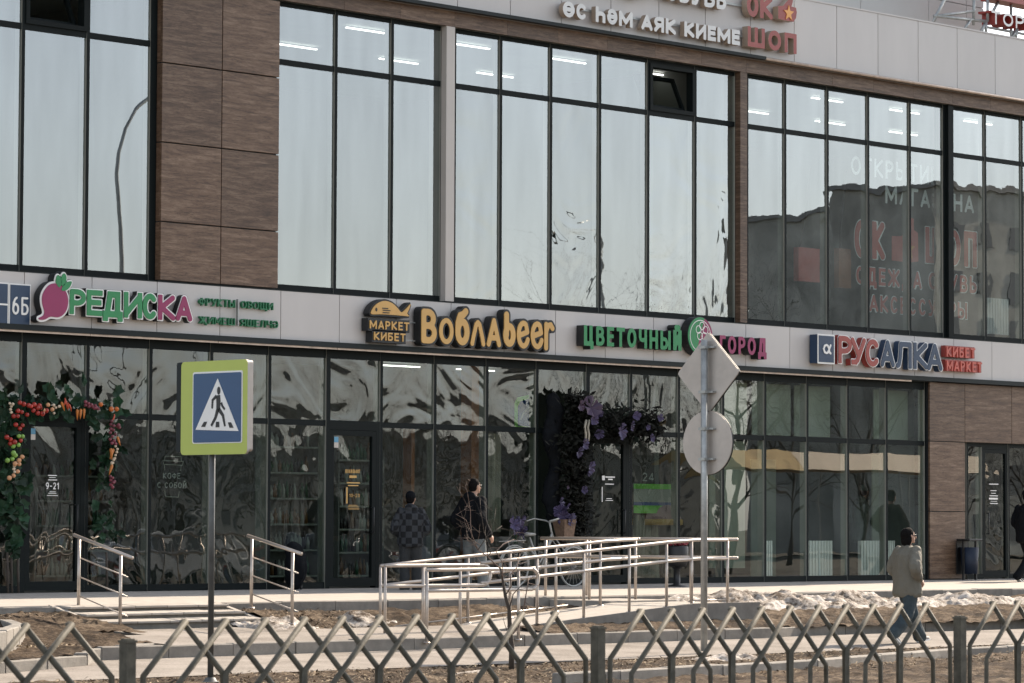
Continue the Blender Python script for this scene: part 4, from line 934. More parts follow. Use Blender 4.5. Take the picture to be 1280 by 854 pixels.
# faces point along -X: build in (u, v) with u to the viewer's right, x = offset
def rrect(u0, u1, v0, v1, r, n=5):
    out = []
    for cx_, cy_, a0 in ((u1-r, v1-r, 0), (u0+r, v1-r, 90), (u0+r, v0+r, 180), (u1-r, v0+r, 270)):
        for k in range(n+1): a = radians(a0+90*k/n); out.append((cx_+r*cos(a), cy_+r*sin(a)))
    return out
def plate(name, poly, x0, x1, m, parent, mside=None):
    """flat plate facing -X; poly in (u,v): u runs to -Y (right as seen from the camera side)"""
    n = len(poly); mb = MB(); mb.v = [(x0, -u, v) for u, v in poly]+[(x1, -u, v) for u, v in poly]
    mb.f = [tuple(range(n)), tuple(reversed(range(n, 2*n)))]+[(i, n+i, n+(i+1) % n, (i+1) % n) for i in range(n)]; mb.mi = [0, 1, ]+[1]*n
    me = mb.mesh(name, [MT[m], MT[mside or m]]); fix_normals(me); return link(name, me, parent, Vector((0, 0, 0)))
def uv_at(px_, py_, xo=0):       # photo point on the sign plane x = const
    d = ray(px_, py_); t = (sx0+xo-CX)/d.x; return -(-CD+d.y*t-sy0), CZ+d.z*t+.64
q = [uv_at(*p, -.05) for p in ((229, 453), (312, 456), (231, 569), (310, 568))]
u0, u1 = q[0][0], q[1][0]; v1, v0 = q[0][1], q[2][1]
plate('lime_backing', rrect(u0, u1, v0, v1, .045), -.075, -.045, 'lime', S, 'signback')
for n_, (zr, ax_, ay_, bx_, by_), m, xo, r in (('rim', ((220, 420, 5.3333), 112, 243, 440, 712), 'white', -.079, .025), ('blue_field', ((220, 420, 5.3333), 118, 254, 433, 706), 'blue', -.083, .02)):
    a = uv_at(*zx(zr, ax_, ay_), -.08); b_ = uv_at(*zx(zr, bx_, by_), -.08); a2 = uv_at(*zx(zr, bx_, ay_+10), -.08)
    plate(n_, rrect(a[0], b_[0], b_[1]+.0, a[1], r), xo, xo+.0035, m, S)
zrs = (220, 420, 5.3333)
def fig(name, pts, m, xo):
    plate(name, [uv_at(*zx(zrs, *p), xo) for p in pts], xo, xo+.003, m, S)
fig('white_triangle', [(277, 284), (130, 626), (416, 634)], 'white', -.087)
def limb(name, pts, wd):
    L = [Vector(uv_at(*zx(zrs, *p), -.091)) for p in pts]; left = []; right = []
    for i, p in enumerate(L):
        d = (L[min(i+1, len(L)-1)]-L[max(i-1, 0)]).normalized(); nrm = Vector((-d.y, d.x)); h = wd[i] if isinstance(wd, list) else wd
        left.append(p+nrm*h); right.append(p-nrm*h)
    plate(name, [tuple(p) for p in left+right[::-1]], -.091, -.088, 'black', S)
hc = uv_at(*zx(zrs, 284, 365), -.091); plate('walker_head', [(hc[0]+.026*cos(k*pi/7), hc[1]+.042*sin(k*pi/7)) for k in range(14)], -.091, -.088, 'black', S)
limb('walker_body', [(280, 395), (282, 440), (280, 492)], [.030, .032, .028]); 
limb('walker_arm', [(268, 402), (243, 428), (240, 484)], [.018, .015, .012]); limb('walker_arm', [(300, 445), (308, 468), (324, 490)], [.014, .013, .012])
limb('walker_leg', [(278, 488), (262, 545), (234, 600)], [.024, .018, .014]); limb('walker_leg', [(284, 488), (312, 530), (325, 602)], [.024, .018, .013])
for a, b_, c, d in (((186, 572), (206, 572), (192, 607), (167, 607)), ((266, 572), (286, 572), (288, 609), (263, 609)), ((345, 576), (366, 576), (382, 612), (356, 612))): fig('stripe', [a, b_, c, d], 'black', -.091)
# second plate back to back, facing the other way
plate('rear_plate', rrect(u0-.115, u1-.12, v0+.03, v1+.0, .03), -.040, .11, 'flash', S, 'signback')
mb = MB()
for z in (v0+.2, v1-.2): mb.box(-.044, .119, -.045, .045, z-.02, z+.02)
mb.box(-.044, .119, -u0-.03, -u0-.005, v0+.1, v1-.02)
link('clamp', mb.mesh('clamp', MT['galv']), S, Vector((0, 0, 0)))
# bare backs of a diamond and a round sign
bx0, by0 = G(880, 812, -.60)
def uv2(px_, py_, xo=0):
    d = ray(px_, py_); t = (bx0+xo-CX)/d.x; return -(-CD+d.y*t-by0), CZ+d.z*t+.62
S = thing('road_sign', 'diamond and round road signs seen from behind on one galvanised pole', 'road sign', (bx0, by0, -.62))
topz = uv2(882, 425)[1]
mb = MB(); mb.tube([(0, 0, 0), (0, 0, topz)], .045, 12); link('pole', mb.mesh('pole', MT['galv'], True), S, Vector((0, 0, 0)))
c = uv2(885.5, 466, .09); r = (uv2(925, 466, .09)[0]-uv2(846, 466, .09)[0])/2*.985
dia = []
for k in range(4):
    a = radians(90*k); t = radians(90*k+90); p = Vector((r*cos(a), r*sin(a))); pr_ = Vector((r*cos(a-pi/2), r*sin(a-pi/2))); nx_ = Vector((r*cos(t), r*sin(t)))
    dia += [tuple(p+(pr_-p).normalized()*.05), tuple(p*.975), tuple(p+(nx_-p).normalized()*.05)]
plate('diamond_plate', [(u+c[0], v+c[1]) for u, v in dia], .085, .10, 'signback', S, 'signback')
c2 = uv2(884.5, 553.5, .09); r2 = (uv2(915, 553, .09)[0]-uv2(854, 553, .09)[0])/2
plate('round_plate', disc(c2[0], c2[1], r2, 0, 2*pi, 40), .085, .10, 'signback', S, 'signback')
for nm, poly in (('diamond_rim', [(u*1.012+c[0], v*1.012+c[1]) for u, v in dia]), ('round_rim', disc(c2[0], c2[1], r2*1.012, 0, 2*pi, 40))):
    plate(nm, poly, .099, .118, 'flash', S, 'flash')
for y in (434, 490, 536, 574):
    z = uv2(886, y)[1]; mb = MB(); mb.box(-.055, .05, -.055, .055, z-.018, z+.018); mb.box(.02, .084, -.13, .06, z-.012, z+.012)
    link('clamp', mb.mesh('clamp', MT['galv']), S, Vector((0, 0, 0)))

# ================================================================== SNOW
heap('snow', -9.3, -8.0, -6.2, -5.2, 60, 30, lambda x, y: .09+.10*fb(x, y, 2)+.03*fb(x, y, 9), 'dirty snow patch lying between the terrace and the ramp')
heap('snow', -3.0, 9.5, -7.0, -4.7, 340, 80, lambda x, y: (.40-.032*(x+2.4))*(1 if x > -2.2 else .9)+.17*fb(x, y, 1.3)+.035*fb(x, y, 6)+.014*fb(x, y, 17), 'long bank of dirty melting snow right of the ramp')
heap('snow', -11.0, -9.9, -6.3, -5.2, 50, 30, lambda x, y: .12+.05*fb(x, y, 3), 'small dirty snow patch right of the entrance steps')
heap('snow', -9.6, -8.2, -12.6, -11.8, 50, 20, lambda x, y: .09+.05*fb(x, y, 3), 'thin strip of leftover snow on the verge left of the round sign pole')
heap('snow', -13.9, -13.4, -12.6, -12.1, 16, 10, lambda x, y: .08, 'tiny lump of snow on the verge by the bare tree')

# ================================================================== PEOPLE
def ring_loft(mb, secs, n=16):
    """secs: (centre, rx, ry, heading) elliptical sections, capped"""
    base = len(mb.v)
    for c, rx, ry, h in secs:
        for k in range(n):
            a = 2*pi*k/n; x, y = rx*cos(a), ry*sin(a); mb.v.append((c[0]+x*cos(h)-y*sin(h), c[1]+x*sin(h)+y*cos(h), c[2]))
    for i in range(len(secs)-1):
        for k in range(n):
            k2 = (k+1) % n; mb.f.append((base+i*n+k, base+i*n+k2, base+(i+1)*n+k2, base+(i+1)*n+k)); mb.mi.append(0)
    mb.f.append(tuple(base+k for k in reversed(range(n)))); mb.mi.append(0)
    e = base+(len(secs)-1)*n; mb.f.append(tuple(e+k for k in range(n))); mb.mi.append(0)
def ball(mb, c, r, n=14, m=9, R=None):
    base = len(mb.v); R = R or Matrix.Identity(3)
    for j in range(m+1):
        t = pi*j/m
        for k in range(n):
            a = 2*pi*k/n; p = R @ Vector((r[0]*sin(t)*cos(a), r[1]*sin(t)*sin(a), r[2]*cos(t))); mb.v.append((c[0]+p.x, c[1]+p.y, c[2]+p.z))
    for j in range(m):
        for k in range(n):
            k2 = (k+1) % n; mb.f.append((base+j*n+k, base+(j+1)*n+k, base+(j+1)*n+k2, base+j*n+k2)); mb.mi.append(0)
def limb_t(mb, pts, rr, n=12, sub=4):
    P_ = [Vector(p) for p in pts]; out = []; ro = []
    for i in range(len(P_)-1):
        p0, p1, p2, p3 = P_[max(i-1, 0)], P_[i], P_[i+1], P_[min(i+2, len(P_)-1)]
        for j in range(sub):
            t = j/sub; q = .5*((2*p1)+(p2-p0)*t+(2*p0-5*p1+4*p2-p3)*t*t+(3*p1-p0-3*p2+p3)*t**3); out.append(q); ro.append(rr[i]+(rr[i+1]-rr[i])*t)
    out.append(P_[-1]); ro.append(rr[-1]); mb.tube(out, ro, n)
    ball(mb, out[0], (ro[0],)*3, 10, 6); ball(mb, out[-1], (ro[-1],)*3, 10, 6)
def melt(mb, name, m, vox, smooth=2, fold=0.0, fs=(9, 9, 5), seed=0):
    """fuse overlapping volumes into one continuous skin"""
    me = mb.mesh(name, m); fix_normals(me); o = bpy.data.objects.new('tmp', me); col.objects.link(o)
    r = o.modifiers.new('r', 'REMESH'); r.mode = 'VOXEL'; r.voxel_size = vox; r.use_smooth_shade = True
    s_ = o.modifiers.new('s', 'SMOOTH'); s_.iterations = smooth; s_.factor = .5
    dg = bpy.context.evaluated_depsgraph_get(); out = bpy.data.meshes.new_from_object(o.evaluated_get(dg))
    bpy.data.objects.remove(o); bpy.data.meshes.remove(me)
    out.name = name; out.materials.clear()
    for k in (m if isinstance(m, list) else [m]): out.materials.append(k)
    if fold:
        nn = [v.normal.copy() for v in out.vertices]
        for v, n_ in zip(out.vertices, nn):
            q = Vector((v.co.x*fs[0]+seed, v.co.y*fs[1], v.co.z*fs[2])); d = noise.noise(q)+.5*noise.noise(q*2.3); v.co += n_*(d*fold)
    for p in out.polygons: p.use_smooth = True
    out.update(); return out
skin = mat('skin', (.42, .25, .18), .55, 0, .08, 9)
def person(label, loc, rotz, H, jacket, trousers, shoe, hair, pose, sun_glasses=True, beanie=None, jl=.80, jw=1.0, tw=1.0, collar=True, group=None, longhair=False, hood=False, detail=True):
    """figure facing local +X; z in units of a 1.75 m person"""
    S = thing('person', label, 'person', loc, group, rotz=rotz); K = H/1.75
    lean = pose.get('lean', 0); hx = pose.get('hip', (0, 0)); hz = .93-pose.get('drop', .0)
    hip = {1: Vector((hx[0], .095, hz)), -1: Vector((hx[0], -.095, hz))}
    ch = Vector((hx[0]+lean*.5, 0, hz+.42)); sh = {s: ch+Vector((0, s*.185, .06)) for s in (1, -1)}
    nk = ch+Vector((.0+lean*.1, 0, .13)); hd = nk+Vector((.03+lean*.1, 0, .155)); ht = pose.get('turn', 0)
    def hp_(x, y, z): return (hd.x+x*cos(ht)-y*sin(ht), hd.y+x*sin(ht)+y*cos(ht), hd.z+z)
    b = MB()
    ring_loft(b, [((hx[0], 0, hz-.06), .10, .15, 0), ((hx[0], 0, hz+.05), .105, .155, 0), ((hx[0]+lean*.2, 0, hz+.2), .09, .13, 0), (tuple(ch), .105, .16, 0), (tuple(ch+Vector((0, 0, .07))), .09, .15, 0), (tuple(ch+Vector((0, 0, .11))), .05, .07, 0)])
    limb_t(b, [ch+Vector((0, 0, .08)), nk, hd+Vector((-.01, 0, -.03))], [.06, .052, .055])
    ball(b, hd, (.095, .075, .115)); ball(b, hp_(.035, 0, -.055), (.055, .052, .055)); ball(b, hp_(.02, 0, -.02), (.07, .066, .08))
    limb_t(b, [hp_(.088, 0, .02), hp_(.104, 0, -.008), hp_(.112, 0, -.028)], [.010, .013, .015], 8, 2)   # nose
    ball(b, hp_(.088, 0, -.055), (.014, .026, .009), 8, 5); ball(b, hp_(.078, 0, -.092), (.02, .022, .016), 8, 5)
    for s in (1, -1):
        ball(b, hp_(-.005, s*.077, -.005), (.022, .012, .034), 8, 6)
        k_, f_, fa = pose['knee'][s], pose['foot'][s], pose.get('fang', {1: 0, -1: 0})[s]
        limb_t(b, [hip[s], Vector(k_), Vector(f_)+Vector((0, 0, .07))], [.082, .055, .036])
        e_, w_ = pose['elbow'][s], pose['hand'][s]; limb_t(b, [sh[s], Vector(e_), Vector(w_)], [.048, .038, .027])
        d = (Vector(w_)-Vector(e_)).normalized(); side = Vector((0, s, 0)); side = (side-d*side.dot(d)).normalized(); fwd = d.cross(side)*s
        if fwd.x < 0: fwd = -fwd
        pc = Vector(w_)+d*.05; limb_t(b, [Vector(w_), pc, pc+d*.035], [.024, .030, .030], 8, 2)
        for q, (of, ln) in enumerate(((-.027, .060), (-.009, .074), (.009, .080), (.026, .070))):
            a0 = pc+d*.035+fwd*of; limb_t(b, [a0, a0+d*ln*.5-side*.006, a0+d*ln*.9-side*.024], [.0105, .0100, .0088], 6, 2)
        a0 = pc-d*.01+fwd*.024; limb_t(b, [a0, a0+fwd*.02+d*.025, a0+fwd*.026+d*.055-side*.012], [.012, .011, .0095], 6, 2)
    body = melt(b, 'body', skin, .0085 if detail else .016); body.transform(Matrix.Scale(K, 4)); link('body', body, S, Vector((0, 0, 0)))
    # trousers
    t = MB(); ring_loft(t, [((hx[0], 0, hz-.07), .125, .165, 0), ((hx[0], 0, hz+.1), .118, .165, 0), ((hx[0], 0, hz+.13), .11, .155, 0)])
    for s in (1, -1):
        k_, f_ = Vector(pose['knee'][s]), Vector(pose['foot'][s])
        limb_t(t, [hip[s]+Vector((0, 0, -.03)), hip[s]*.5+k_*.5+Vector((0, 0, 0)), k_, k_*.45+f_*.55, f_+Vector((-.01, 0, .075))], [.102, .092*tw, .076*tw, .074*tw, .078*tw])
    tm = melt(t, 'trousers', trousers, .014, 2, .010, (14, 14, 9), 3); tm.transform(Matrix.Scale(K, 4)); link('trousers', tm, S, Vector((0, 0, 0)))
    # jacket
    j = MB(); zb = hz+.42-jl*.62
    ring_loft(j, [((hx[0], 0, zb), .135*jw, .185*jw, 0), ((hx[0], 0, zb+.05), .155*jw, .205*jw, 0), ((hx[0]+lean*.2, 0, hz+.18), .15*jw, .20*jw, 0), (tuple(ch), .145*jw, .205*jw, 0), (tuple(ch+Vector((0, 0, .08))), .125, .19, 0), (tuple(ch+Vector((0, 0, .125))), .085, .115, 0), (tuple(nk+Vector((0, 0, .02))), .072, .075, 0)])
    for s in (1, -1):
        e_, w_ = Vector(pose['elbow'][s]), Vector(pose['hand'][s]); limb_t(j, [sh[s]+Vector((0, -s*.02, 0)), sh[s]*.5+e_*.5, e_, e_*.4+w_*.6, w_+(e_-w_).normalized()*.015], [.085, .080*jw, .070*jw, .064*jw, .047])
    if hood: ball(j, nk+Vector((-.075, 0, .0)), (.075, .115, .075))
    jm = melt(j, 'jacket', jacket, .014, 2, .019, (9, 9, 5), 8); jm.transform(Matrix.Scale(K, 4)); link('jacket', jm, S, Vector((0, 0, 0)))
    # shoes
    for s in (1, -1):
        f_ = Vector(pose['foot'][s]); fa = pose.get('fang', {1: 0, -1: 0})[s]; R = Matrix.Rotation(fa, 3, 'Y')
        x = MB(); ball(x, f_+R @ Vector((.06, 0, .035)), (.135, .048, .035), R=R); ball(x, f_+R @ Vector((-.01, 0, .06)), (.062, .045, .055), R=R); ball(x, f_+R @ Vector((.14, 0, .03)), (.06, .05, .03), R=R)
        xm = melt(x, 'shoe', shoe, .011, 1); xm.transform(Matrix.Scale(K, 4)); sh_ = link('shoe', xm, S, Vector((0, 0, 0)))
        y = MB(); pr = [(-.07, -.035), (-.05, -.045), (.1, -.052), (.18, -.045), (.2, 0), (.18, .045), (.1, .05), (-.05, .043), (-.07, .035)]
        n = len(pr); y.v = [tuple(f_+R @ Vector((a, c, z))) for z in (.0, .018) for a, c in pr]; y.f = [tuple(range(n)), tuple(reversed(range(n, 2*n)))]+[(i, n+i, n+(i+1) % n, (i+1) % n) for i in range(n)]; y.mi = [0]*(n+2)
        ym = y.mesh('sole', MT['white']); fix_normals(ym); ym.transform(Matrix.Scale(K, 4)); link('sole', ym, sh_, Vector((0, 0, 0)))
    # hair and headwear
    h = MB(); ball(h, hp_(-.018, 0, .022), (.098, .085, .108))
    if longhair: ball(h, hp_(-.055, 0, -.07), (.070, .088, .105)); ball(h, hp_(-.055, 0, .02), (.085, .092, .10)); ball(h, hp_(-.025, .07, -.05), (.045, .028, .09)); ball(h, hp_(-.03, -.07, -.05), (.04, .026, .09))
    else: ball(h, hp_(-.04, 0, -.02), (.062, .078, .075))
    hm = melt(h, 'hair', hair, .011, 1, .004, (30, 30, 30)); hm.transform(Matrix.Scale(K, 4)); link('hair', hm, S, Vector((0, 0, 0)))
    if beanie:
        h = MB(); ball(h, hp_(-.018, 0, .052), (.105, .092, .095)); hm = melt(h, 'hat', beanie, .011, 1, .004, (30, 30, 30)); hm.transform(Matrix.Scale(K, 4)); link('hat', hm, S, Vector((0, 0, 0)))
    if sun_glasses:
        g_ = MB()
        for s in (1, -1): ball(g_, hp_(.085, s*.033, .012), (.012, .028, .020), 10, 6); limb_t(g_, [hp_(.085, s*.06, .016), hp_(.04, s*.078, .016), hp_(.0, s*.08, .012)], [.005, .005, .005], 6, 2)
        g_.tube([hp_(.094, -.03, .016), hp_(.094, .03, .016)], .004, 6); gm = g_.mesh('sunglasses', MT['black'], True); gm.transform(Matrix.Scale(K, 4)); link('sunglasses', gm, S, Vector((0, 0, 0)))
    else:
        e = MB()
        for s in (1, -1): ball(e, hp_(.083, s*.030, .010), (.009, .012, .008), 8, 5)
        em = e.mesh('eyes', MT['black'], True); em.transform(Matrix.Scale(K, 4)); link('eyes', em, S, Vector((0, 0, 0)))
    return S
dark_hair = mat('dark_hair', (.007, .006, .006), .9, 0, .3, 30, .4, 90, spec=.1)
olive = mat('grey_olive_jacket_cloth', (.140, .129, .102), .8, 0, .10, 5, .3, 50)
jeans = mat('blue_denim', (.030, .046, .055), .85, 0, .35, 7, .3, 80)
gjeans = mat('faded_grey_denim', (.12, .135, .14), .85, 0, .3, 7, .3, 80)
shoe_m = mat('worn_sneaker', (.32, .30, .28), .7, 0, .2, 12)
dshoe = mat('dark_sneaker', (.03, .03, .035), .6, 0, .2, 12)
m_chk, t_, b_ = nodes('checkered_hoodie'); ck = N(t_, 'ShaderNodeTexChecker'); ck.inputs['Scale'].default_value = 10.5; ck.inputs[1].default_value = (.034, .038, .044, 1); ck.inputs[2].default_value = (.006, .007, .009, 1)
v_ = coords(t_, (1, 1, 1)); t_.links.new(v_, ck.inputs['Vector']); t_.links.new(ck.outputs[0], b_.inputs['Base Color']); b_.inputs['Roughness'].default_value = .95
dgrey = mat('dark_grey_sweatpants', (.030, .032, .034), .95, 0, .25, 6, .3, 60)
wx_, wy_ = G(1134, 801, -.60)
person('woman in an oversized olive jacket, blue jeans and sunglasses walking right along the lower path', (wx_, wy_, -.622), radians(-4), 1.64, olive, jeans, shoe_m, dark_hair,
       dict(hip=(0, 0), lean=.03, drop=.035, knee={1: (.20, .09, .47), -1: (-.08, -.09, .47)}, foot={1: (.40, .08, .0), -1: (-.40, -.08, .07)}, fang={1: radians(-8), -1: radians(38)},
            elbow={1: (.02, .30, 1.10), -1: (-.17, -.29, 1.12)}, hand={1: (.15, .24, .92), -1: (.06, -.22, .93)}, turn=radians(-20)), True, None, 1.02, 1.22, 1.30, longhair=True)
mx_, my_ = G(592, 741, -.06)
person('man in a black hoodie, faded grey jeans and sunglasses standing by the beer shop window', (mx_, my_, -.062), radians(-2), 1.80, MT['blackfab'], gjeans, dshoe, dark_hair,
       dict(knee={1: (.02, .11, .50), -1: (.05, -.12, .50)}, foot={1: (-.08, .12, 0), -1: (.08, -.15, 0)}, elbow={1: (-.10, .32, 1.12), -1: (-.16, -.33, 1.12)}, hand={1: (.10, .24, .93), -1: (.08, -.27, .88)}, turn=radians(-4), lean=-.02), True, None, .86, 1.12, 1.15, hood=True)
bx_, by_ = G(513, 740, -.05)
person('boy in a black and grey checkered hoodie and dark cap, seen from behind', (bx_, by_, -.052), radians(52), 1.57, m_chk, dgrey, MT['white'], dark_hair,
       dict(knee={1: (.03, .10, .50), -1: (.03, -.10, .50)}, foot={1: (-.03, .11, 0), -1: (.04, -.12, 0)}, elbow={1: (-.04, .29, 1.11), -1: (-.04, -.29, 1.11)}, hand={1: (.14, .17, .97), -1: (.14, -.17, .97)}, turn=radians(-20)), False, MT['blackfab'], .90, 1.15, 1.2, hood=True)
ex_, ey_ = G(1284, 727.5, -.03)
person('person in dark clothes at the right edge of the picture, striding past the glass door', (ex_, ey_, -.035), radians(0), 1.78, MT['blackfab'], MT['blackfab'], dshoe, dark_hair,
       dict(drop=.03, knee={1: (.2, .09, .48), -1: (-.10, -.09, .47)}, foot={1: (.38, .08, 0), -1: (-.42, -.08, .05)}, fang={1: 0, -1: radians(30)}, elbow={1: (.05, .3, 1.1), -1: (-.15, -.3, 1.12)}, hand={1: (.2, .24, .95), -1: (.05, -.24, .92)}), False, MT['blackfab'], .95, 1.15, 1.1, detail=False)
px_, _z = P(1080, 700, 1.3)
person('person in a grey-green puffer coat standing inside behind the shop window', (px_, 1.3, .03), radians(-5), 1.78, mat('grey_green_puffer', (.12, .15, .13), .6, 0, .2, 4), dgrey, dshoe, dark_hair,
       dict(knee={1: (.02, .1, .5), -1: (.02, -.1, .5)}, foot={1: (0, .1, 0), -1: (0, -.1, 0)}, elbow={1: (.0, .3, 1.12), -1: (-.0, -.3, 1.12)}, hand={1: (.25, .2, 1.0), -1: (.25, -.2, 1.0)}), False, mat('puffer_hood', (.12, .15, .13), .6), 1.1, 1.25, 1.0, hood=True, detail=False)

# ================================================================== BARE TREES
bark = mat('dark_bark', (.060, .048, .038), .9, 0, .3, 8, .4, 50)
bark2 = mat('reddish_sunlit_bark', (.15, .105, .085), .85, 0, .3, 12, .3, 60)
def grow(mb, p, d, L, r, lev, R, spread, kids, up=.25, nseg=4, nmin=3):
    pts = [Vector(p)]; rr = [r]; q = Vector(p); d = Vector(d).normalized()
    for i in range(nseg):
        d = (d+Vector((R.uniform(-1, 1), R.uniform(-1, 1), R.uniform(-1, 1)))*.16+Vector((0, 0, up*.12))).normalized(); q = q+d*L/nseg; pts.append(q.copy()); rr.append(r*(1-.55*(i+1)/nseg))
    mb.tube(pts, rr, 6 if r > .03 else nmin, 0, False)
    if lev == 0: return
    for k in range(kids):
        i = R.randint(1, nseg); t = pts[i]; base = (pts[i]-pts[i-1]).normalized(); o = base.orthogonal().normalized(); a = R.uniform(0, 2*pi)
        o = o*cos(a)+base.cross(o)*sin(a); nd = (base*cos(spread)+o*sin(spread)*R.uniform(.7, 1.2)).normalized()
        grow(mb, t, nd, L*R.uniform(.5, .78), max(rr[i]*.62, .0025), lev-1, R, spread, kids, up, max(3, nseg-1), nmin)
def bare_tree(label, loc, H, seed, m, group=None, lev=4, kids=4, rt=None, lean=(0, 0), cat='tree', spread=.7):
    R = random.Random(seed); T = thing('bare_tree', label, cat, loc, group); rt = rt or H*.018
    a = MB(); pts = [Vector((0, 0, -.1))]; n = 6; q = Vector((0, 0, -.1)); tops = []
    for i in range(n):
        q = q+Vector((lean[0]/n+R.uniform(-.02, .02)*H, lean[1]/n+R.uniform(-.02, .02)*H, (H*.55+.1)/n)); pts.append(q.copy())
    rr = [rt*(1-.5*i/n) for i in range(n+1)]; a.tube(pts, rr, 8); link('trunk', a.mesh('trunk', m, True), T, Vector((0, 0, 0)))
    c = MB()
    for i in range(2, n+1):
        for k in range(2 if i < n else 3):
            an = R.uniform(0, 2*pi); grow(c, pts[i], (cos(an)*.7, sin(an)*.7, .75), H*R.uniform(.24, .38), rr[i]*.6, lev-1, R, spread, kids)
    link('crown', c.mesh('crown', m, True), T, Vector((0, 0, 0))); return T
tx, ty = G(637, 838, -.63)
# the small tree in the verge, limbs surveyed from the photograph
T = thing('bare_tree', 'small crooked leafless tree on the verge in front of the ramp', 'tree', (tx, ty, -.66))
def tp(px_, py_, off=0.0):
    Y = ty+off; x, z = P(px_, py_, Y); return Vector((x-tx, off, z+.66))
zt2 = (440, 694, 5.3333); zt3 = (440, 560, 5.3333)
def tq(z, x, y, off=0.0): a, b_ = zx(z, x, y); return tp(a, b_, off)
mb = MB(); trunk = [tq(zt2, 1063, 775), tq(zt2, 1065, 600), tq(zt2, 1052, 480), tq(zt2, 1048, 360), tq(zt2, 1022, 270), tq(zt2, 1005, 170, .02), tq(zt2, 990, 90, .03)]
mb.tube(trunk, [.034, .029, .026, .023, .019, .014, .011], 8); link('trunk', mb.mesh('trunk', bark, True), T, Vector((0, 0, 0)))
R = random.Random(5)
limbs = [([(zt2, 990, 90), (zt3, 960, 780), (zt3, 905, 725), (zt3, 840, 680), (zt3, 800, 620)], .010), ([(zt3, 800, 620), (zt3, 760, 580), (zt3, 780, 540), (zt3, 765, 530)], .005), ([(zt3, 800, 600), (zt3, 790, 500), (zt3, 790, 420), (zt3, 770, 300), (zt3, 755, 250)], .005),
  ([(zt3, 905, 725), (zt3, 930, 690), (zt3, 880, 560), (zt3, 860, 420), (zt3, 850, 330)], .005), ([(zt2, 1022, 270), (zt2, 1060, 210), (zt2, 1055, 130), (zt2, 1100, 80), (zt3, 1120, 700)], .010), ([(zt2, 1048, 360), (zt2, 1075, 260), (zt2, 1130, 200), (zt2, 1190, 150)], .008),
  ([(zt2, 1075, 520), (zt2, 1110, 480), (zt2, 1150, 330), (zt2, 1165, 230), (zt2, 1180, 150)], .011), ([(zt3, 840, 680), (zt3, 900, 590), (zt3, 970, 540), (zt3, 1000, 520)], .005), ([(zt3, 860, 650), (zt3, 780, 600), (zt3, 700, 600)], .004), ([(zt3, 905, 725), (zt3, 890, 600), (zt3, 950, 480), (zt3, 960, 400)], .004),
  ([(zt2, 1005, 170), (zt3, 1000, 760), (zt3, 960, 690), (zt3, 1010, 640), (zt3, 1080, 610)], .007), ([(zt2, 1030, 500), (zt2, 1010, 430), (zt2, 1000, 380)], .004), ([(zt3, 840, 680), (zt3, 760, 480), (zt3, 690, 440)], .004)]
for i, (L, r) in enumerate(limbs):
    pts = [tq(*a, off=R.uniform(-.12, .12)*(.3+k*.3)) for k, a in enumerate(L)]; c = MB(); c.tube(pts, [r*(1-.6*k/(len(pts)-1)) for k in range(len(pts))], 6)
    for k in range(1, len(pts)):
        for q in range(1 + (k > 2)):
            d = (pts[k]-pts[k-1]).normalized(); o = Vector((R.uniform(-1, 1), R.uniform(-1, 1), R.uniform(-.6, 1))).normalized(); grow(c, pts[k-1].lerp(pts[k], R.random()), d*.5+o, R.uniform(.10, .26), max(.0022, r*.4), 1 if R.random() < .6 else 0, R, .8, 2)
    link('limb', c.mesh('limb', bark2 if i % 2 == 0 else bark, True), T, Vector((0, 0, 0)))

# ================================================================== ACROSS THE STREET: what the glass mirrors
def M(px_, py_, Yp):            # photo point of a mirror image -> real place on the street side
    x, z = P(px_, py_, Yp); return x, -Yp, z
brickm = mat('weathered_block_wall', (.42, .42, .38), .9, 0, .45, .25); brick2 = mat('grey_block_wall', (.36, .37, .35), .9, 0, .15, .3); darkwin = mat('dark_window', (.10, .11, .115), .5)
roofm = mat('dark_roof', (.25, .25, .24), .8)
def block(label, x0, x1, y, dep, h, m, flo=3.0):
    Bk = thing('apartment_block', label, 'building', (x0, y, -.7)); mb = MB(); mb.box(0, x1-x0, -dep, 0, 0, h); link('wall', mb.mesh('wall', m), Bk, Vector((0, 0, 0)))
    mb = MB(); mb.box(-.3, x1-x0+.3, -dep-.3, .3, h+.01, h+.35); link('roof', mb.mesh('roof', roofm), Bk, Vector((0, 0, 0)))
    wm = MB(); wm.box(-.7, .7, 0.001, .05, -.75, .75); w_ = wm.mesh('window', darkwin); n = 0
    z = 1.8
    while z < h-1.2:
        x = 2.0
        while x < x1-x0-1.5:
            if n < 290: link('window', w_, Bk, Vector((x, 0, z))); n += 1
            x += 3.1
        z += flo
    return Bk
block('long weathered apartment block across the street, mirrored in the upper right windows', P(936, 262, 103)[0], P(1300, 262, 95)[0], -95, 8, P(990, 264, 99)[1]+.3, brickm)
block('tall weathered apartment block across the street, mirrored above the window lettering', P(1040, 226, 92)[0], P(1900, 222, 84)[0], -84, 8, P(1120, 226, 86)[1]+.3, brickm)
a = M(-260, 545, 120); b_ = M(905, 535, 120); block('low grey block far across the street, mirrored in the shop windows', a[0], b_[0], a[1], 12, M(300, 545, 120)[2]+.7, brick2)
ti = 0
TL = ['just beyond the left edge', 'at the left edge, by the garland', 'above the left garland door', 'right of the left garland', 'behind the crossing sign', 'right of the crossing sign', 'left of the beer shop door', 'above the beer shop door', 'above the boy', 'above the man in black', 'in the middle upper windows, tallest', 'right of the wreath', 'left of the round sign', 'right of the round sign', 'below the red and navy sign', 'beside the wood-print wall', 'at the far right door']
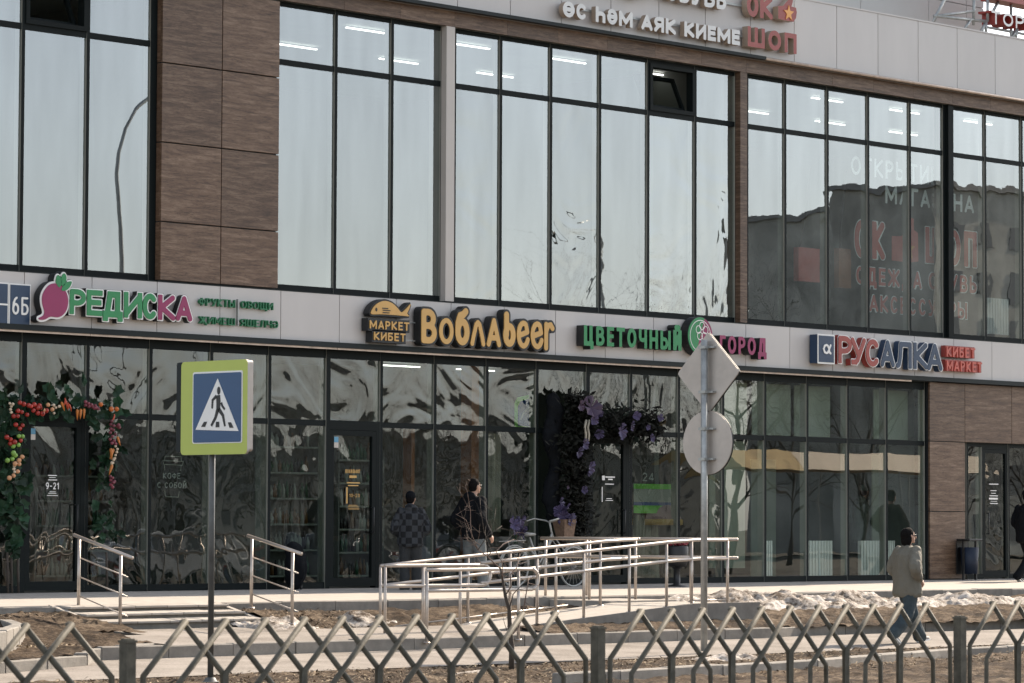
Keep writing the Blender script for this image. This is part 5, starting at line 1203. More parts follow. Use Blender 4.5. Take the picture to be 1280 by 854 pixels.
for px_, top, Yp in ((-120, 470, 52), (-20, 520, 60), (60, 455, 48), (150, 500, 56), (235, 470, 50), (320, 500, 60), (395, 455, 52), (470, 440, 46), (560, 455, 50), (650, 480, 58), (745, 330, 50), (800, 390, 58), (905, 300, 47), (985, 420, 60), (1080, 430, 52), (1190, 450, 56), (1300, 440, 50)):
    x, y, z = M(px_, top, Yp); ti += 1
    lab = 'leafless street tree across the road, number of branches bending over the %s' % 'road' if False else 'leafless tree across the road, mirrored in the glass ' + TL[ti-1]
    bare_tree(lab, (x, y, -.7), z+.7, 40+ti, bark, 'leafless trees across the road', lev=4, kids=4, rt=.07+.006*(z))
# street lamps
def lamp_post(label, pts, head):
    L = thing('street_lamp', label, 'street lamp', (pts[0][0], pts[0][1], -.7), 'street lamps across the road'); o = Vector(L.location); mb = MB()
    n = len(pts); mb.tube([Vector(p)-o for p in pts], [.055-.02*i/(n-1) for i in range(n)], 10); link('pole', mb.mesh('pole', MT['galv'], True), L, Vector((0, 0, 0)))
    h = MB(); a, b_ = Vector(head[0])-o, Vector(head[1])-o; d = (b_-a).normalized(); h.tube([a, a+d*.1, a+d*.35, b_], [.035, .07, .08, .04], 10); link('lamp_head', h.mesh('lamp_head', MT['flash'], True), L, Vector((0, 0, 0)))
Yl = 20.0
pts = [M(154, 800, Yl), M(151, 345, Yl), M(147, 260, Yl), M(146, 215, Yl), M(148, 190, Yl), M(156, 160, Yl), M(170, 136, Yl), M(190, 114, Yl), M(240, 85, Yl)]; pts[0] = (pts[0][0], pts[0][1], -.7)
lamp_post('curved steel street lamp across the road, mirrored in the upper left window', pts, (M(240, 85, Yl), M(258, 80, Yl)))
Yl = 34.0
pts = [M(756, 800, Yl), M(754, 500, Yl), M(752, 330, Yl), M(752, 300, Yl), M(745, 291, Yl), M(728, 290, Yl), M(712, 288, Yl)]; pts[0] = (pts[0][0], pts[0][1], -.7)
lamp_post('steel street lamp with a level arm across the road, mirrored in the middle windows', pts, (M(714, 288, Yl), M(688, 284, Yl)))
# market tent with cream and amber canopy
ten = [M(990, 562, 17), M(1170, 562, 17)]; Yp = 17; x0, x1 = M(1008, 580, Yp)[0], M(1240, 580, Yp)[0]; zt_, zb_ = M(1100, 567, Yp)[2], M(1100, 589, Yp)[2]
cream = mat('cream_tent_cloth', (.62, .52, .40), .8, 0, .06, 3); amber = mat('amber_tent_cloth', (.48, .34, .15), .8, 0, .3, 1.5)
TN = thing('market_tent', 'cream and amber market tent on the street side, mirrored in the right shop windows', 'tent', (x0, -Yp, -.62)); o = Vector(TN.location)
def tentpart(nm, xa, xb, m):
    mb = MB(); za, zc = zb_+.62, zt_+.62; mb.v = [(xa, 0, za), (xb, 0, za), (xb, -.5, zc), (xa, -.5, zc), (xa, -3, za), (xb, -3, za), (xb, -2.5, zc), (xa, -2.5, zc)]
    mb.f = [(0, 1, 2, 3), (4, 7, 6, 5), (3, 2, 6, 7), (0, 3, 7, 4), (1, 5, 6, 2), (0, 4, 5, 1)]; mb.mi = [0]*6; me = mb.mesh(nm, m); fix_normals(me); link(nm, me, TN, Vector((0, 0, 0)))
tentpart('canopy', 0, x1-x0, cream); tentpart('amber_canopy', M(925, 580, Yp)[0]-x0, -.02, amber)
for X in (.1, (x1-x0)/2, x1-x0-.1):
    for Y in (-.1, -2.9): mb = MB(); mb.tube([(X, Y, 0), (X, Y, zb_+.62)], .03, 6); link('leg', mb.mesh('leg', MT['galv']), TN, Vector((0, 0, 0)))
# cars parked on the road
def car(label, x, y, c, rz=0):
    C_ = thing('parked_car', label, 'car', (x, y, -.655), 'cars parked along the road', rotz=rz)
    prof = [(-2.2, .35), (-2.2, .75), (-2.05, .92), (-1.5, .98), (-1.0, 1.42), (.35, 1.45), (1.05, .98), (1.95, .86), (2.2, .65), (2.2, .32)]
    mb = MB(); mb.prism(prof, -.83, .83); me = mb.mesh('body', c); fix_normals(me)
    bm = bmesh.new(); bm.from_mesh(me); bmesh.ops.bevel(bm, geom=[e for e in bm.edges if abs(abs(e.verts[0].co.y)-.83) < .01 and abs(abs(e.verts[1].co.y)-.83) < .01 and e.verts[0].co.y*e.verts[1].co.y > 0], offset=.10, segments=3, affect='EDGES'); bm.to_mesh(me); bm.free(); link('body', me, C_, Vector((0, 0, 0)))
    for sgn in (1, -1):
        mb = MB(); mb.prism([(-1.35, 1.0), (-.95, 1.36), (-.35, 1.38), (-.35, 1.0)], sgn*.80, sgn*.84); mb.prism([(-.28, 1.0), (-.28, 1.38), (.3, 1.38), (.85, 1.0)], sgn*.80, sgn*.84); me = mb.mesh('side_glass', darkwin); fix_normals(me); link('side_glass', me, C_, Vector((0, 0, 0)))
        for X in (-1.35, 1.35):
            mb = MB(); mb.tube([(X, sgn*.62, .32), (X, sgn*.84, .32)], .32, 18); wh = link('wheel', mb.mesh('wheel', MT['black']), C_, Vector((0, 0, 0)))
            mb = MB(); mb.tube([(X, sgn*.78, .32), (X, sgn*.855, .32)], .2, 14); link('rim', mb.mesh('rim', MT['galv']), wh, Vector((0, 0, 0)))
        mb = MB(); ball(mb, (2.08, sgn*.6, .72), (.12, .16, .08)); link('headlight', mb.mesh('headlight', MT['white'], True), C_, Vector((0, 0, 0)))
        mb = MB(); mb.box(-2.215, -2.1, sgn*.7-.12, sgn*.7+.12, .68, .85); link('tail_light', mb.mesh('tail_light', MT['red']), C_, Vector((0, 0, 0)))
    for nm, q in (('windscreen', [(.38, 1.42), (1.02, 1.0)]), ('rear_window', [(-1.03, 1.39), (-1.47, 1.0)])):
        mb = MB(); (xa, za), (xb, zb2) = q; sg = 1 if xb > xa else -1
        mb.quad((xa+.02*sg, -.68, za), (xa+.02*sg, .68, za), (xb+.02*sg, .74, zb2+.02), (xb+.02*sg, -.74, zb2+.02)); link(nm, mb.mesh(nm, darkwin), C_, Vector((0, 0, 0)))
carpaint = mat('silver_car_paint', (.42, .43, .44), .3, .4, .03, 2); carw = mat('white_car_paint', (.62, .62, .60), .3, 0, .03, 2); card = mat('dark_car_paint', (.03, .04, .06), .3, .2, .03, 2)
car('white parked car mirrored low in the left shop windows', M(215, 690, 30)[0], -30, carw)
car('silver parked car mirrored behind the man in black', M(600, 690, 30)[0], -30.2, carpaint); car('dark parked car across the road, mirrored in the middle shop windows', M(420, 690, 30)[0], -30.1, card)

# ================================================================== THINGS INSIDE THE SHOPS
def shelf(label, xa, xb, Y, z1, rows, seed):
    R = random.Random(seed); S = thing('shelf_unit', label, 'shelves', (xa, Y, .03), 'shelf units inside the shops'); wd = xb-xa
    piece('back_panel', xa, xb, Y+.36, Y+.38, .03, z1, MT['slab'], S)
    for X in (xa, xb-.03): piece('side_panel', X, X+.03, Y, Y+.359, .031, z1, MT['slab'], S)
    for i in range(rows):
        z = .15+(z1-.3)*i/(rows-1); piece('shelf', xa+.031, xb-.031, Y, Y+.358, z, z+.03, MT['frame_in'], S)
        mb = MB(); x = xa+.1
        while x < xb-.12:
            h = R.uniform(.16, .30); r = R.uniform(.03, .045); mb.lathe([(0, 0), (r, .001), (r, h*.62), (r*.4, h*.8), (r*.4, h), (0, h)], (x, Y+.12, z+.031), 8, R.randint(0, 3)); x += r*2+.012
        part('bottles', mb, [bt1, bt2, bt3, bt4], S, True, kind='stuff')
bt1 = mat('amber_bottle', (.20, .09, .03), .3); bt2 = mat('green_bottle', (.04, .12, .06), .3); bt3 = mat('white_label_bottle', (.45, .44, .40), .5); bt4 = mat('dark_bottle', (.04, .03, .03), .3)
shelf('tall shelf unit packed with bottles behind the beer shop window, left of its door', -5.1, -4.35, 1.2, 2.3, 6, 1)
shelf('wide shelf unit packed with bottles behind the beer shop door', -4.2, -2.9, 1.6, 2.4, 6, 2)
shelf('shelf unit of bottles standing behind the boy', -2.75, -1.7, 1.3, 2.2, 6, 3)
shelf('shelf unit of jars deep inside behind the coffee lettering', -7.2, -5.6, 3.6, 1.9, 5, 4)
def panelthing(nm, label, cat, xa, xb, Y, z0, z1, m, th=.03, grp=None):
    S = thing(nm, label, cat, ((xa+xb)/2, Y, z0), grp); piece('sheet', xa, xb, Y, Y+th, z0, z1, m, S); return S
oc = panelthing('column', 'orange painted column inside, behind the man in the black hoodie', 'column', P(589, 620, .6)[0], P(603, 620, .6)[0], .6, .03, 3.85, MT['orange'], .25)
panelthing('column', 'dull orange column inside, seen behind the boy', 'column', P(514, 620, .8)[0], P(518, 620, .8)[0], .8, .03, 2.6, MT['orange'], .2)
def curtain(label, xa, xb, Y, z0, z1, m):
    S = thing('curtain', label, 'curtain', (xa, Y, z0)); mb = MB(); n = 40
    for i in range(n):
        a, c = xa+(xb-xa)*i/n, xa+(xb-xa)*(i+1)/n; f_ = lambda t: Y+.04*sin(t*38); mb.quad((a, f_(a), z0), (c, f_(c), z0), (c, f_(c), z1), (a, f_(a), z1)); mb.quad((a, f_(a)+.012, z0), (a, f_(a)+.012, z1), (c, f_(c)+.012, z1), (c, f_(c)+.012, z0))
    part('cloth', mb, m, S, True)
curtain('pale gathered curtain hanging inside, right of the orange column', P(610, 600, .4)[0], P(624, 600, .4)[0], .4, .9, 2.55, MT['curtain'])
curtain('cream curtain low in the flower shop window', P(793, 640, .4)[0], P(812, 640, .4)[0], .4, .1, 1.2, MT['curtain'])
gxl = [5.45, 6.63, 7.85, 9.06, 10.24, 11.46]
for k, lab in ((0, 'first grey-green blind, in the upper pane right of the sign pole'), (1, 'second grey-green blind in the upper panes at the right'), (2, 'third grey-green blind in the upper panes at the right'), (4, 'last grey-green blind, in the upper pane beside the wood-print wall')):
    panelthing('roller_blind', lab, 'blind', gxl[k]+.05, gxl[k+1]-.10 if k != 1 else gxl[k+1]-.06, .32, 2.68, 3.62, MT['blind'], .02, 'blinds in the upper shop panes')
panelthing('screen_panel', 'tall plain grey-green panel filling the pane just right of the sign pole', 'panel', 5.5, 6.5, .34, .25, 2.55, MT['blind'])
panelthing('screen_panel', 'narrow pale panel standing inside near the cream reflection', 'panel', 8.9+.5, 9.9+.25, 2.6, .03, 2.3, MT['blind'])
panelthing('screen_panel', 'pale vertical wall panel inside, beside the wood-print wall', 'panel', 11.0, 11.35, .9, .03, 2.4, MT['blind'])
def radiator(label, xa, xb, Y, z0=.15, h=.62):
    S = thing('radiator', label, 'radiator', (xa, Y, z0), 'white radiators behind the right shop windows'); n = max(4, int((xb-xa)/.085)); wd = (xb-xa)/n
    for i in range(n): piece('section', xa+i*wd+.012, xa+(i+1)*wd-.012, Y, Y+.08, z0, z0+h, MT['white'], S)
    for z in (z0+.04, z0+h-.08): piece('header_pipe', xa, xb, Y+.02, Y+.06, z, z+.04, MT['white'], S)
for lab, a, b_ in (('white radiator behind the pane right of the sign pole', 955, 966), ('widest white radiator, low behind the right shop windows', 1008, 1041), ('white radiator in front of the puffer coat person', 1076, 1101), ('white radiator half hidden by the last mullion', 1110, 1119)):
    radiator(lab, P(a, 700, .3)[0], P(b_, 700, .3)[0], .3, P(a, 720, .3)[1], P(a, 676, .3)[1]-P(a, 720, .3)[1])
radiator('white radiator behind the upper window at the far right', P(1234, 400, .4)[0], P(1261, 400, .4)[0], .4, P(1234, 417, .4)[1], P(1234, 372, .4)[1]-P(1234, 417, .4)[1])
# poster with lime edge, shop light boxes
limeM = mat('lime_poster', (.16, .50, .05), .5); nav2 = mat('poster_blue', (.02, .06, .20), .5)
S = thing('poster', 'lime edged blue poster with a white swirl, inside an upper pane of the beer shop', 'poster', (P(656, 510, .3)[0], .3, 2.9))
for nm, m, x0, y0, x1, y1, yy in (('edge', limeM, 1085, 385, 1212, 616, .30), ('field', nav2, 1105, 410, 1212, 604, .29)):
    zr = (440, 420, 5.3333); p = [P(*zx(zr, *q), .3) for q in ((x0+20, y0+25), (x1, y0), (x1, y1), (x0, y1-6), (x0, y0+60))]; mb = MB(); mb.prism(p, yy, yy+.008); part(nm, mb, m, S, fixn=True)
q = [P(*zx((440, 420, 5.3333), a, b_), .285) for a, b_ in ((1125, 560), (1140, 520), (1165, 490), (1200, 465))]; mb = MB(); mb.tube([(x, .285, z) for x, z in q], .012, 6); part('swirl', mb, MT['white'], S, True)
S = thing('poster', 'lime and navy banded poster low in the flower shop window', 'poster', (P(818, 620, .25)[0], .25, 1.2))
for nm, m, y0, y1 in (('band', limeM, 78, 112), ('field', MT['frame_in'], 113, 200), ('band', nav2, 201, 222), ('band', limeM, 223, 275)):
    a, b_ = P(*zx(ZR, 812, y0), .25), P(*zx(ZR, 1085, y1), .25); z1 = P(*zx(ZR, 812, y0), .25)[1]; z0 = P(*zx(ZR, 812, y1), .25)[1]; piece(nm, a[0], b_[0], .25, .26, z0, z1, m, S)
S = thing('mushroom_lamp', 'large decorative mushroom with an amber edged cap inside the flower shop window', 'decoration', (P(816, 640, .6)[0], .6, .03)); mb = MB()
mb.lathe([(.12, 0), (.11, .5), (.09, 1.0), (.10, 1.12)], (0, 0, .0), 14); link('stem', mb.mesh('stem', MT['curtain'], True), S, Vector((0, 0, 0))); mb = MB(); mb.lathe([(.02, 1.02), (.50, 1.0), (.52, 1.08), (.42, 1.30), (.22, 1.44), (0, 1.48)], (0, 0, 0), 20); link('cap', mb.mesh('cap', mat('mauve_cap', (.30, .17, .17), .6), True), S, Vector((0, 0, 0)))
mb = MB(); mb.lathe([(.505, .99), (.535, 1.0), (.535, 1.09), (.51, 1.10)], (0, 0, 0), 20); link('cap_edge', mb.mesh('cap_edge', MT['yellow'], True), S, Vector((0, 0, 0)))
# shopping bags painted in the upper window: a large paper bag shape and two small hanging bags
for lab, m, x0, y0, x1, y1 in (('red hanging shopping bag in the upper window left of the lettering', redf, 278, 280, 372, 430), ('orange and navy hanging shopping bag in the upper window beside the lettering', MT['orange'], 458, 285, 512, 460)):
    p, q = P(*zx(Z8, x0, y0), .5), P(*zx(Z8, x1, y1), .5); z1, z0 = p[1], P(*zx(Z8, x0, y1), .5)[1]; S = thing('shopping_bag', lab, 'bag', (p[0], .5, z0)); piece('bag_body', p[0], q[0], .5, .62, z0, z1, m, S)
    mb = MB(); xm = (p[0]+q[0])/2; mb.tube([(p[0]+.1, .56, z1), (xm-.05, .56, z1+.45), (xm+.12, .56, z1+1.5)], .018, 6); part('strap', mb, MT['black'], S, True)

# ================================================================== DOOR DECORATIONS
leafm = mat('dark_green_leaf', (.012, .037, .017), .6, 0, .5, 3, rand=29, objvar=.45, spec=.3)
def leaf_mesh(seed, L=.2, W=.15, lob=5):
    R = random.Random(seed); mb = MB(); pts = []
    n = 9
    for i in range(n):
        a = -2.4+4.8*i/(n-1); r = (1 if i % 2 == 0 else .66)*R.uniform(.85, 1.1); pts.append((W*.5*r*sin(a)*1.0, -.0+R.uniform(-.02, .02)-abs(sin(a))*.03, L*.5*(r*cos(a))+L*.35))
    c = (0, .015, L*.3); mb.v = [c, (0, 0, -.02)]+pts
    for i in range(n-1): mb.f.append((0, 2+i, 3+i)); mb.mi.append(0)
    mb.f.append((0, 1, 2)); mb.f.append((0, n+1, 1)); mb.mi += [0, 0]
    return mb.mesh('leaf', leafm)
LM = [leaf_mesh(i) for i in range(5)]
Rg = random.Random(11)
GA = thing('garland', 'green leaf garland hung with tomatoes, carrots and onions around the far left door', 'garland', (P(80, 500)[0], -.15, 2.7))
def put(me, name, root, x, y, z, sc_=1.0, rot=None):
    o = bpy.data.objects.new(name, me); col.objects.link(o); o.parent = root; o.location = Vector((x, y, z))-root.location; o.scale = (sc_,)*3
    o.rotation_euler = rot or (Rg.uniform(-.7, .5), Rg.uniform(-3.1, 3.1), Rg.uniform(-.8, .8)); return o
def leaf_at(px_, py_, s_=1.0, depth=.16):
    y = -.14-Rg.random()*depth; x, z = P(px_, py_, y); put(Rg.choice(LM), 'leaf', GA, x, y, z, s_*Rg.uniform(.75, 1.25))
for k in range(78): leaf_at(Rg.uniform(2, 152), 506+Rg.gauss(0, 9)+(6 if k % 3 else -8), 1.1)
for k in range(95): yy = Rg.uniform(495, 690); leaf_at(Rg.gauss(13, 9) if yy < 650 else Rg.gauss(18, 6), yy, 1.15)
for k in range(55): yy = Rg.uniform(515, 680); leaf_at(Rg.gauss(136, 8), yy, .95)
mb = MB()
for px_, y0, y1 in ((9, 690, 742), (14, 690, 742), (22, 690, 741), (133, 690, 739)):
    a, b_ = P(px_, y0, -.2), P(px_+1, y1, -.2); mb = MB(); mb.tube([(a[0], -.2, a[1]), (b_[0], -.2, max(0, b_[1]))], .018, 6); part('stick', mb, bark, GA, True)

def sphere_mesh(name, m, r, sz=1.0):
    mb = MB(); ball(mb, (0, 0, 0), (r, r, r*sz), 10, 6); return mb.mesh(name, m, True)
frm = {'t': ('tomato', sphere_mesh('tomato', mat('tomato_red', (.34, .026, .016), .3, 0, .1, 9, objvar=.2), .034)), 'o': ('orange', sphere_mesh('orange', mat('orange_peel', (.48, .12, .022), .4, 0, .1, 9), .036)), 'p': ('onion', sphere_mesh('onion', mat('purple_onion_skin', (.16, .03, .045), .4, 0, .2, 9, objvar=.3), .026)),
       'g': ('apple', sphere_mesh('apple', mat('green_apple_skin', (.20, .36, .07), .4, 0, .1, 9), .034)), 'w': ('garlic', sphere_mesh('garlic', mat('garlic_white', (.55, .45, .33), .6, 0, .15, 9), .022)), 'h': ('peach', sphere_mesh('peach', mat('peach_skin', (.55, .28, .14), .5, 0, .15, 9), .032))}
mbk = MB(); mbk.tube([(0, 0, -.08), (0, 0, -.02), (0, 0, .05), (0, 0, .075)], [.004, .016, .022, .012], 8); frm['c'] = ('carrot', mbk.mesh('carrot', mat('carrot_orange', (.46, .15, .025), .5, 0, .1, 9), True))
mbk = MB(); mbk.tube([(0, 0, -.06), (.01, 0, -.02), (.012, 0, .03), (0, 0, .06)], [.003, .012, .013, .006], 7); frm['r'] = ('chilli', mbk.mesh('chilli', mat('chilli_red', (.45, .06, .02), .4, 0, .1, 9), True))
z1_ = (0, 420, 5.3333); z2_ = (0, 560, 5.3333)
FR = [(z1_, 't', [(133, 445), (158, 455), (190, 463), (207, 470), (228, 458), (250, 480), (262, 465), (222, 497), (252, 515), (283, 518), (120, 500), (145, 508), (90, 535), (118, 535), (180, 525), (270, 480), (310, 498), (45, 675), (70, 690), (97, 708), (68, 718), (138, 698), (105, 592), (150, 597), (132, 618)]), (z1_, 'h', [(320, 460), (348, 490), (288, 495), (145, 805), (125, 830), (100, 852)]),
      (z1_, 'w', [(372, 478), (395, 470), (360, 515), (358, 462), (65, 450), (75, 470), (70, 490), (85, 455), (75, 510), (770, 735), (782, 755), (778, 775), (770, 795), (758, 820), (745, 845)]), (z1_, 'o', [(672, 457), (742, 488), (777, 488)]), (z1_, 'c', [(515, 525), (537, 520), (560, 518), (792, 700), (745, 785), (420, 470)]), (z1_, 'r', [(440, 455), (465, 478), (452, 470), (755, 545), (430, 440)]),
      (z1_, 'p', [(570, 440), (590, 450), (610, 460), (570, 462), (592, 470), (615, 472), (635, 465), (630, 480), (655, 486), (640, 478), (745, 568), (738, 590), (758, 600), (740, 620), (756, 628), (780, 600), (795, 610), (770, 655), (735, 645), (750, 670), (735, 690), (760, 700), (745, 715), (770, 720), (790, 595)]),
      (z1_, 'g', [(125, 668), (150, 670), (88, 735), (123, 727), (90, 780), (102, 796), (82, 820), (50, 830)]), (z2_, 'c', [(742, 40), (738, 145)]), (z2_, 'w', [(758, 80), (752, 100), (745, 105), (765, 70), (95, 120), (92, 140), (98, 160)]), (z2_, 'h', [(128, 82), (150, 60), (118, 157), (90, 185), (62, 200), (128, 108)]), (z2_, 'p', [(735, 190), (750, 200), (738, 215), (755, 232), (740, 245), (750, 262), (762, 225)]), (z2_, 'g', [(90, 40), (50, 82), (82, 74), (102, 50)])]
for zr, k, L in FR:
    for a, b_ in L:
        p = zx(zr, a, b_); y = -.34-Rg.random()*.04; x, z = P(p[0], p[1], y); nm, me = frm[k]; put(me, nm, GA, x, y, z, Rg.uniform(.9, 1.15), (Rg.uniform(-.2, .2), Rg.uniform(-.6, .6) if k in 'cr' else 0, 0))
# dark wreath round the flower shop door
wm = mat('dark_dried_foliage', (.011, .011, .008), .8, 0, .5, 9, objvar=.0, spec=.15); vio = mat('violet_petal', (.062, .049, .108), .6, 0, .25, 6, objvar=.2); vio2 = mat('deep_purple_petal', (.06, .036, .068), .6, 0, .25, 6)
WR = thing('door_wreath', 'dark dried wreath with violet paper flowers round the flower shop door', 'wreath', (P(720, 600)[0], -.2, 0)); mb = MB()
def twig(px_, py_, L, y=None):
    y = -.12-Rg.random()*.30 if y is None else y; x, z = P(px_, py_, y); d = Vector((Rg.uniform(-1, 1), Rg.uniform(-.6, .4), Rg.uniform(-1, 1))).normalized(); o = d.orthogonal().normalized()*L*.22
    mb.v += [(x, y, z), tuple(Vector((x, y, z))+d*L*.5+o), tuple(Vector((x, y, z))+d*L), tuple(Vector((x, y, z))+d*L*.5-o)]; n = len(mb.v); mb.f.append((n-4, n-3, n-2, n-1)); mb.mi.append(0)
for k in range(5200):
    if k % 3: yy = Rg.uniform(492, 672); twig(Rg.gauss(719, 9.5)+(0 if yy > 540 else 3), yy, Rg.uniform(.07, .17))
    else: twig(Rg.uniform(735, 826), Rg.gauss(531, 9.5), Rg.uniform(.07, .17))
part('foliage', mb, wm, WR, kind='stuff')
mb = MB()
for k in range(30): a, b_ = P(694+3*sin(k*.5), 503+k*5, -.2); ball(mb, (a, -.15, b_), (.17+.05*sin(k*.3), .10, .16), 10, 6)
me = melt(mb, 'black_cloth', MT['blackfab'], .03, 2, .03, (6, 6, 6)); link('black_cloth', me, WR, -Vector(WR.location))
def petals(seed, n=5, r=.1):
    mb = MB()
    for i in range(n):
        a0 = 2*pi*i/n; ns = 5; base = len(mb.v); mb.v.append((0, 0, 0))
        for k in range(ns+1):
            a = a0+(k/ns-.5)*2*pi/n*.95; rr = r*(.85+.2*sin(pi*k/ns)); mb.v.append((rr*cos(a), -.02-.025*(k % 2), rr*sin(a)))
        for k in range(ns): mb.f.append((base, base+1+k, base+2+k)); mb.mi.append(0)
    return mb
FM = [petals(1, 4, .1).mesh('flower', vio), petals(2, 5, .1).mesh('flower', vio), petals(3, 3, .1).mesh('flower', vio2)]
zr1 = (640, 450, 5.3333)
for zr, a, b_, s_, m in ((zr1, 455, 305, 1.0, 2), (zr1, 525, 320, 2.0, 2), (zr1, 578, 358, .8, 1), (zr1, 545, 400, .9, 0), (zr1, 830, 372, .8, 0), (zr1, 985, 385, .7, 0), (zr1, 725, 475, 1.45, 0), (zr1, 795, 440, .95, 1), (zr1, 580, 492, .9, 1), (zr1, 930, 522, .75, 1), (zr1, 483, 560, 1.0, 0), (zr1, 445, 612, 1.0, 1), (zr1, 522, 715, 1.15, 0), (ZR, 480, 120, .7, 1), (ZR, 515, 5, .6, 0), (ZR, 372, 105, .3, 2), (zr1, 905, 450, .5, 1)):
    p = zx(zr, a, b_); y = -.46; x, z = P(p[0], p[1], y); put(FM[m], 'flower', WR, x, y, z, s_, (Rg.uniform(-.4, .4), Rg.uniform(-3, 3), Rg.uniform(-.5, .3)))
mb = MB()
for a0 in (485, 505): q = [P(*zx(zr1, a0+dx, b_), -.47) for dx, b_ in ((10, 400), (0, 450), (8, 500), (4, 540))]; mb.tube([(x, -.47, z) for x, z in q], .02, 6)
part('ribbon', mb, MT['curtain'], WR, True)

# ================================================================== BICYCLE
Yb = -.75
def bp_(px_, py_, dy=0): x, z = P(px_, py_, Yb); return Vector((x, Yb+dy, z))
wf, wr_ = bp_(716.7, 700.5), bp_(643, 702); zb0 = -.02*.75; rad_ = wf.z-zb0-.0
rad_ = .325; wf.z = zb0+rad_+.01; wr_.z = wf.z
BK = thing('bicycle', 'white bicycle with a brown front basket of violet flowers by the flower shop', 'bicycle', (wr_.x, Yb, zb0)); bo = Vector(BK.location)
def bpart(nm, tubes, m=None, parent=BK):
    mb = MB()
    for pts, r in tubes: mb.tube([Vector(p)-bo for p in pts], r, 8)
    o = link(nm, mb.mesh(nm, m or MT['whitepaint'], True), parent, Vector((0, 0, 0))); return o
for c in (wf, wr_):
    ring_ = [c+Vector((rad_*cos(a*pi/16), 0, rad_*sin(a*pi/16))) for a in range(33)]
    wh = bpart('wheel', [(ring_, .016)]); bpart('spokes', [((c, c+Vector((rad_*cos(a*pi/10), 0, rad_*sin(a*pi/10)))), .0025) for a in range(20)]+[((c+Vector((0, -.05, 0)), c+Vector((0, .05, 0))), .02)], None, wh)
head, stem = bp_(689, 664), bp_(687, 653); crank = bp_(676, 712); seat = bp_(662, 668)
bpart('frame', [((head+Vector((.02, 0, -.03)), crank), .019), ((head+Vector((.03, 0, -.12)), crank+Vector((-.02, 0, .12)), seat+Vector((.02, 0, -.25))), .017), ((seat+Vector((0, 0, -.05)), crank), .017), ((crank, wr_), .014), ((seat+Vector((.01, 0, -.2)), wr_), .012)])
bpart('fork', [((stem, head, head+Vector((.05, 0, -.12))), .017), ((head+Vector((.05, -.05, -.12)), wf+Vector((0, -.05, 0))), .011), ((head+Vector((.05, .05, -.12)), wf+Vector((0, .05, 0))), .011)])
bpart('handlebar', [((stem+Vector((-.28, -.26, .02)), stem+Vector((-.08, -.28, .06)), stem+Vector((.02, -.12, .03)), stem, stem+Vector((.02, .12, .03)), stem+Vector((-.08, .28, .06)), stem+Vector((-.28, .26, .02))), .012)])
for c, a0, a1 in ((wf, 20, 175), (wr_, 5, 190)): bpart('mudguard', [([c+Vector(((rad_+.035)*cos(radians(a0+(a1-a0)*k/10)), 0, (rad_+.035)*sin(radians(a0+(a1-a0)*k/10)))) for k in range(11)], .012)])
mb = MB(); ball(mb, tuple(seat-bo), (.14, .07, .03)); ball(mb, tuple(seat-bo+Vector((-.08, 0, .0))), (.07, .10, .035)); link('saddle', mb.mesh('saddle', MT['whitepaint'], True), BK, Vector((0, 0, 0)))
bpart('carrier', [((wr_+Vector((-.3, -.06, .42)), wr_+Vector((.2, -.06, .44))), .007), ((wr_+Vector((-.3, .06, .42)), wr_+Vector((.2, .06, .44))), .007), ((wr_, wr_+Vector((-.15, 0, .42))), .007)])
bk0, bk1 = bp_(697, 672), bp_(713, 651); mb = MB(); w0, w1 = .09, .145; cxb = (bk0.x+bk1.x)/2; zb_, zt_ = bk0.z, bk1.z+.02
mb.v = [(cxb-w0, -w0, zb_), (cxb+w0+.05, -w0, zb_), (cxb+w0+.05, w0, zb_), (cxb-w0, w0, zb_), (cxb-w1, -w1, zt_), (cxb+w1, -w1, zt_), (cxb+w1, w1, zt_), (cxb-w1, w1, zt_)]
mb.v = [(a-bo.x, b_, c-bo.z) for a, b_, c in mb.v]; mb.f = [(0, 3, 2, 1), (0, 1, 5, 4), (1, 2, 6, 5), (2, 3, 7, 6), (3, 0, 4, 7), (4, 5, 6, 7)]; mb.mi = [0]*6
link('basket', mb.mesh('basket', mat('brown_wicker', (.17, .11, .075), .8, 0, .35, 20, .6, 60)), BK, Vector((0, 0, 0)))
for lab, px_, py_, n, sp in (('violet flower bunch standing in the bicycle basket', 706, 641, 9, .16), ('violet flower bunch tied over the rear wheel of the bicycle', 645, 661, 8, .15)):
    c = bp_(px_, py_); FB = thing('flower_bunch', lab, 'flowers', c, 'violet flower bunches on the bicycle')
    for k in range(n): put(FM[k % 2], 'flower', FB, c.x+Rg.uniform(-sp, sp), c.y+Rg.uniform(-.12, .05), c.z+Rg.uniform(-sp, sp), Rg.uniform(.8, 1.3))
    mb = MB()
    for k in range(5): mb.tube([(Rg.uniform(-.05, .05), 0, -.25), (Rg.uniform(-.1, .1), Rg.uniform(-.05, .05), 0)], .006, 5)
    link('stems', mb.mesh('stems', leafm, True), FB, Vector((0, 0, 0)))

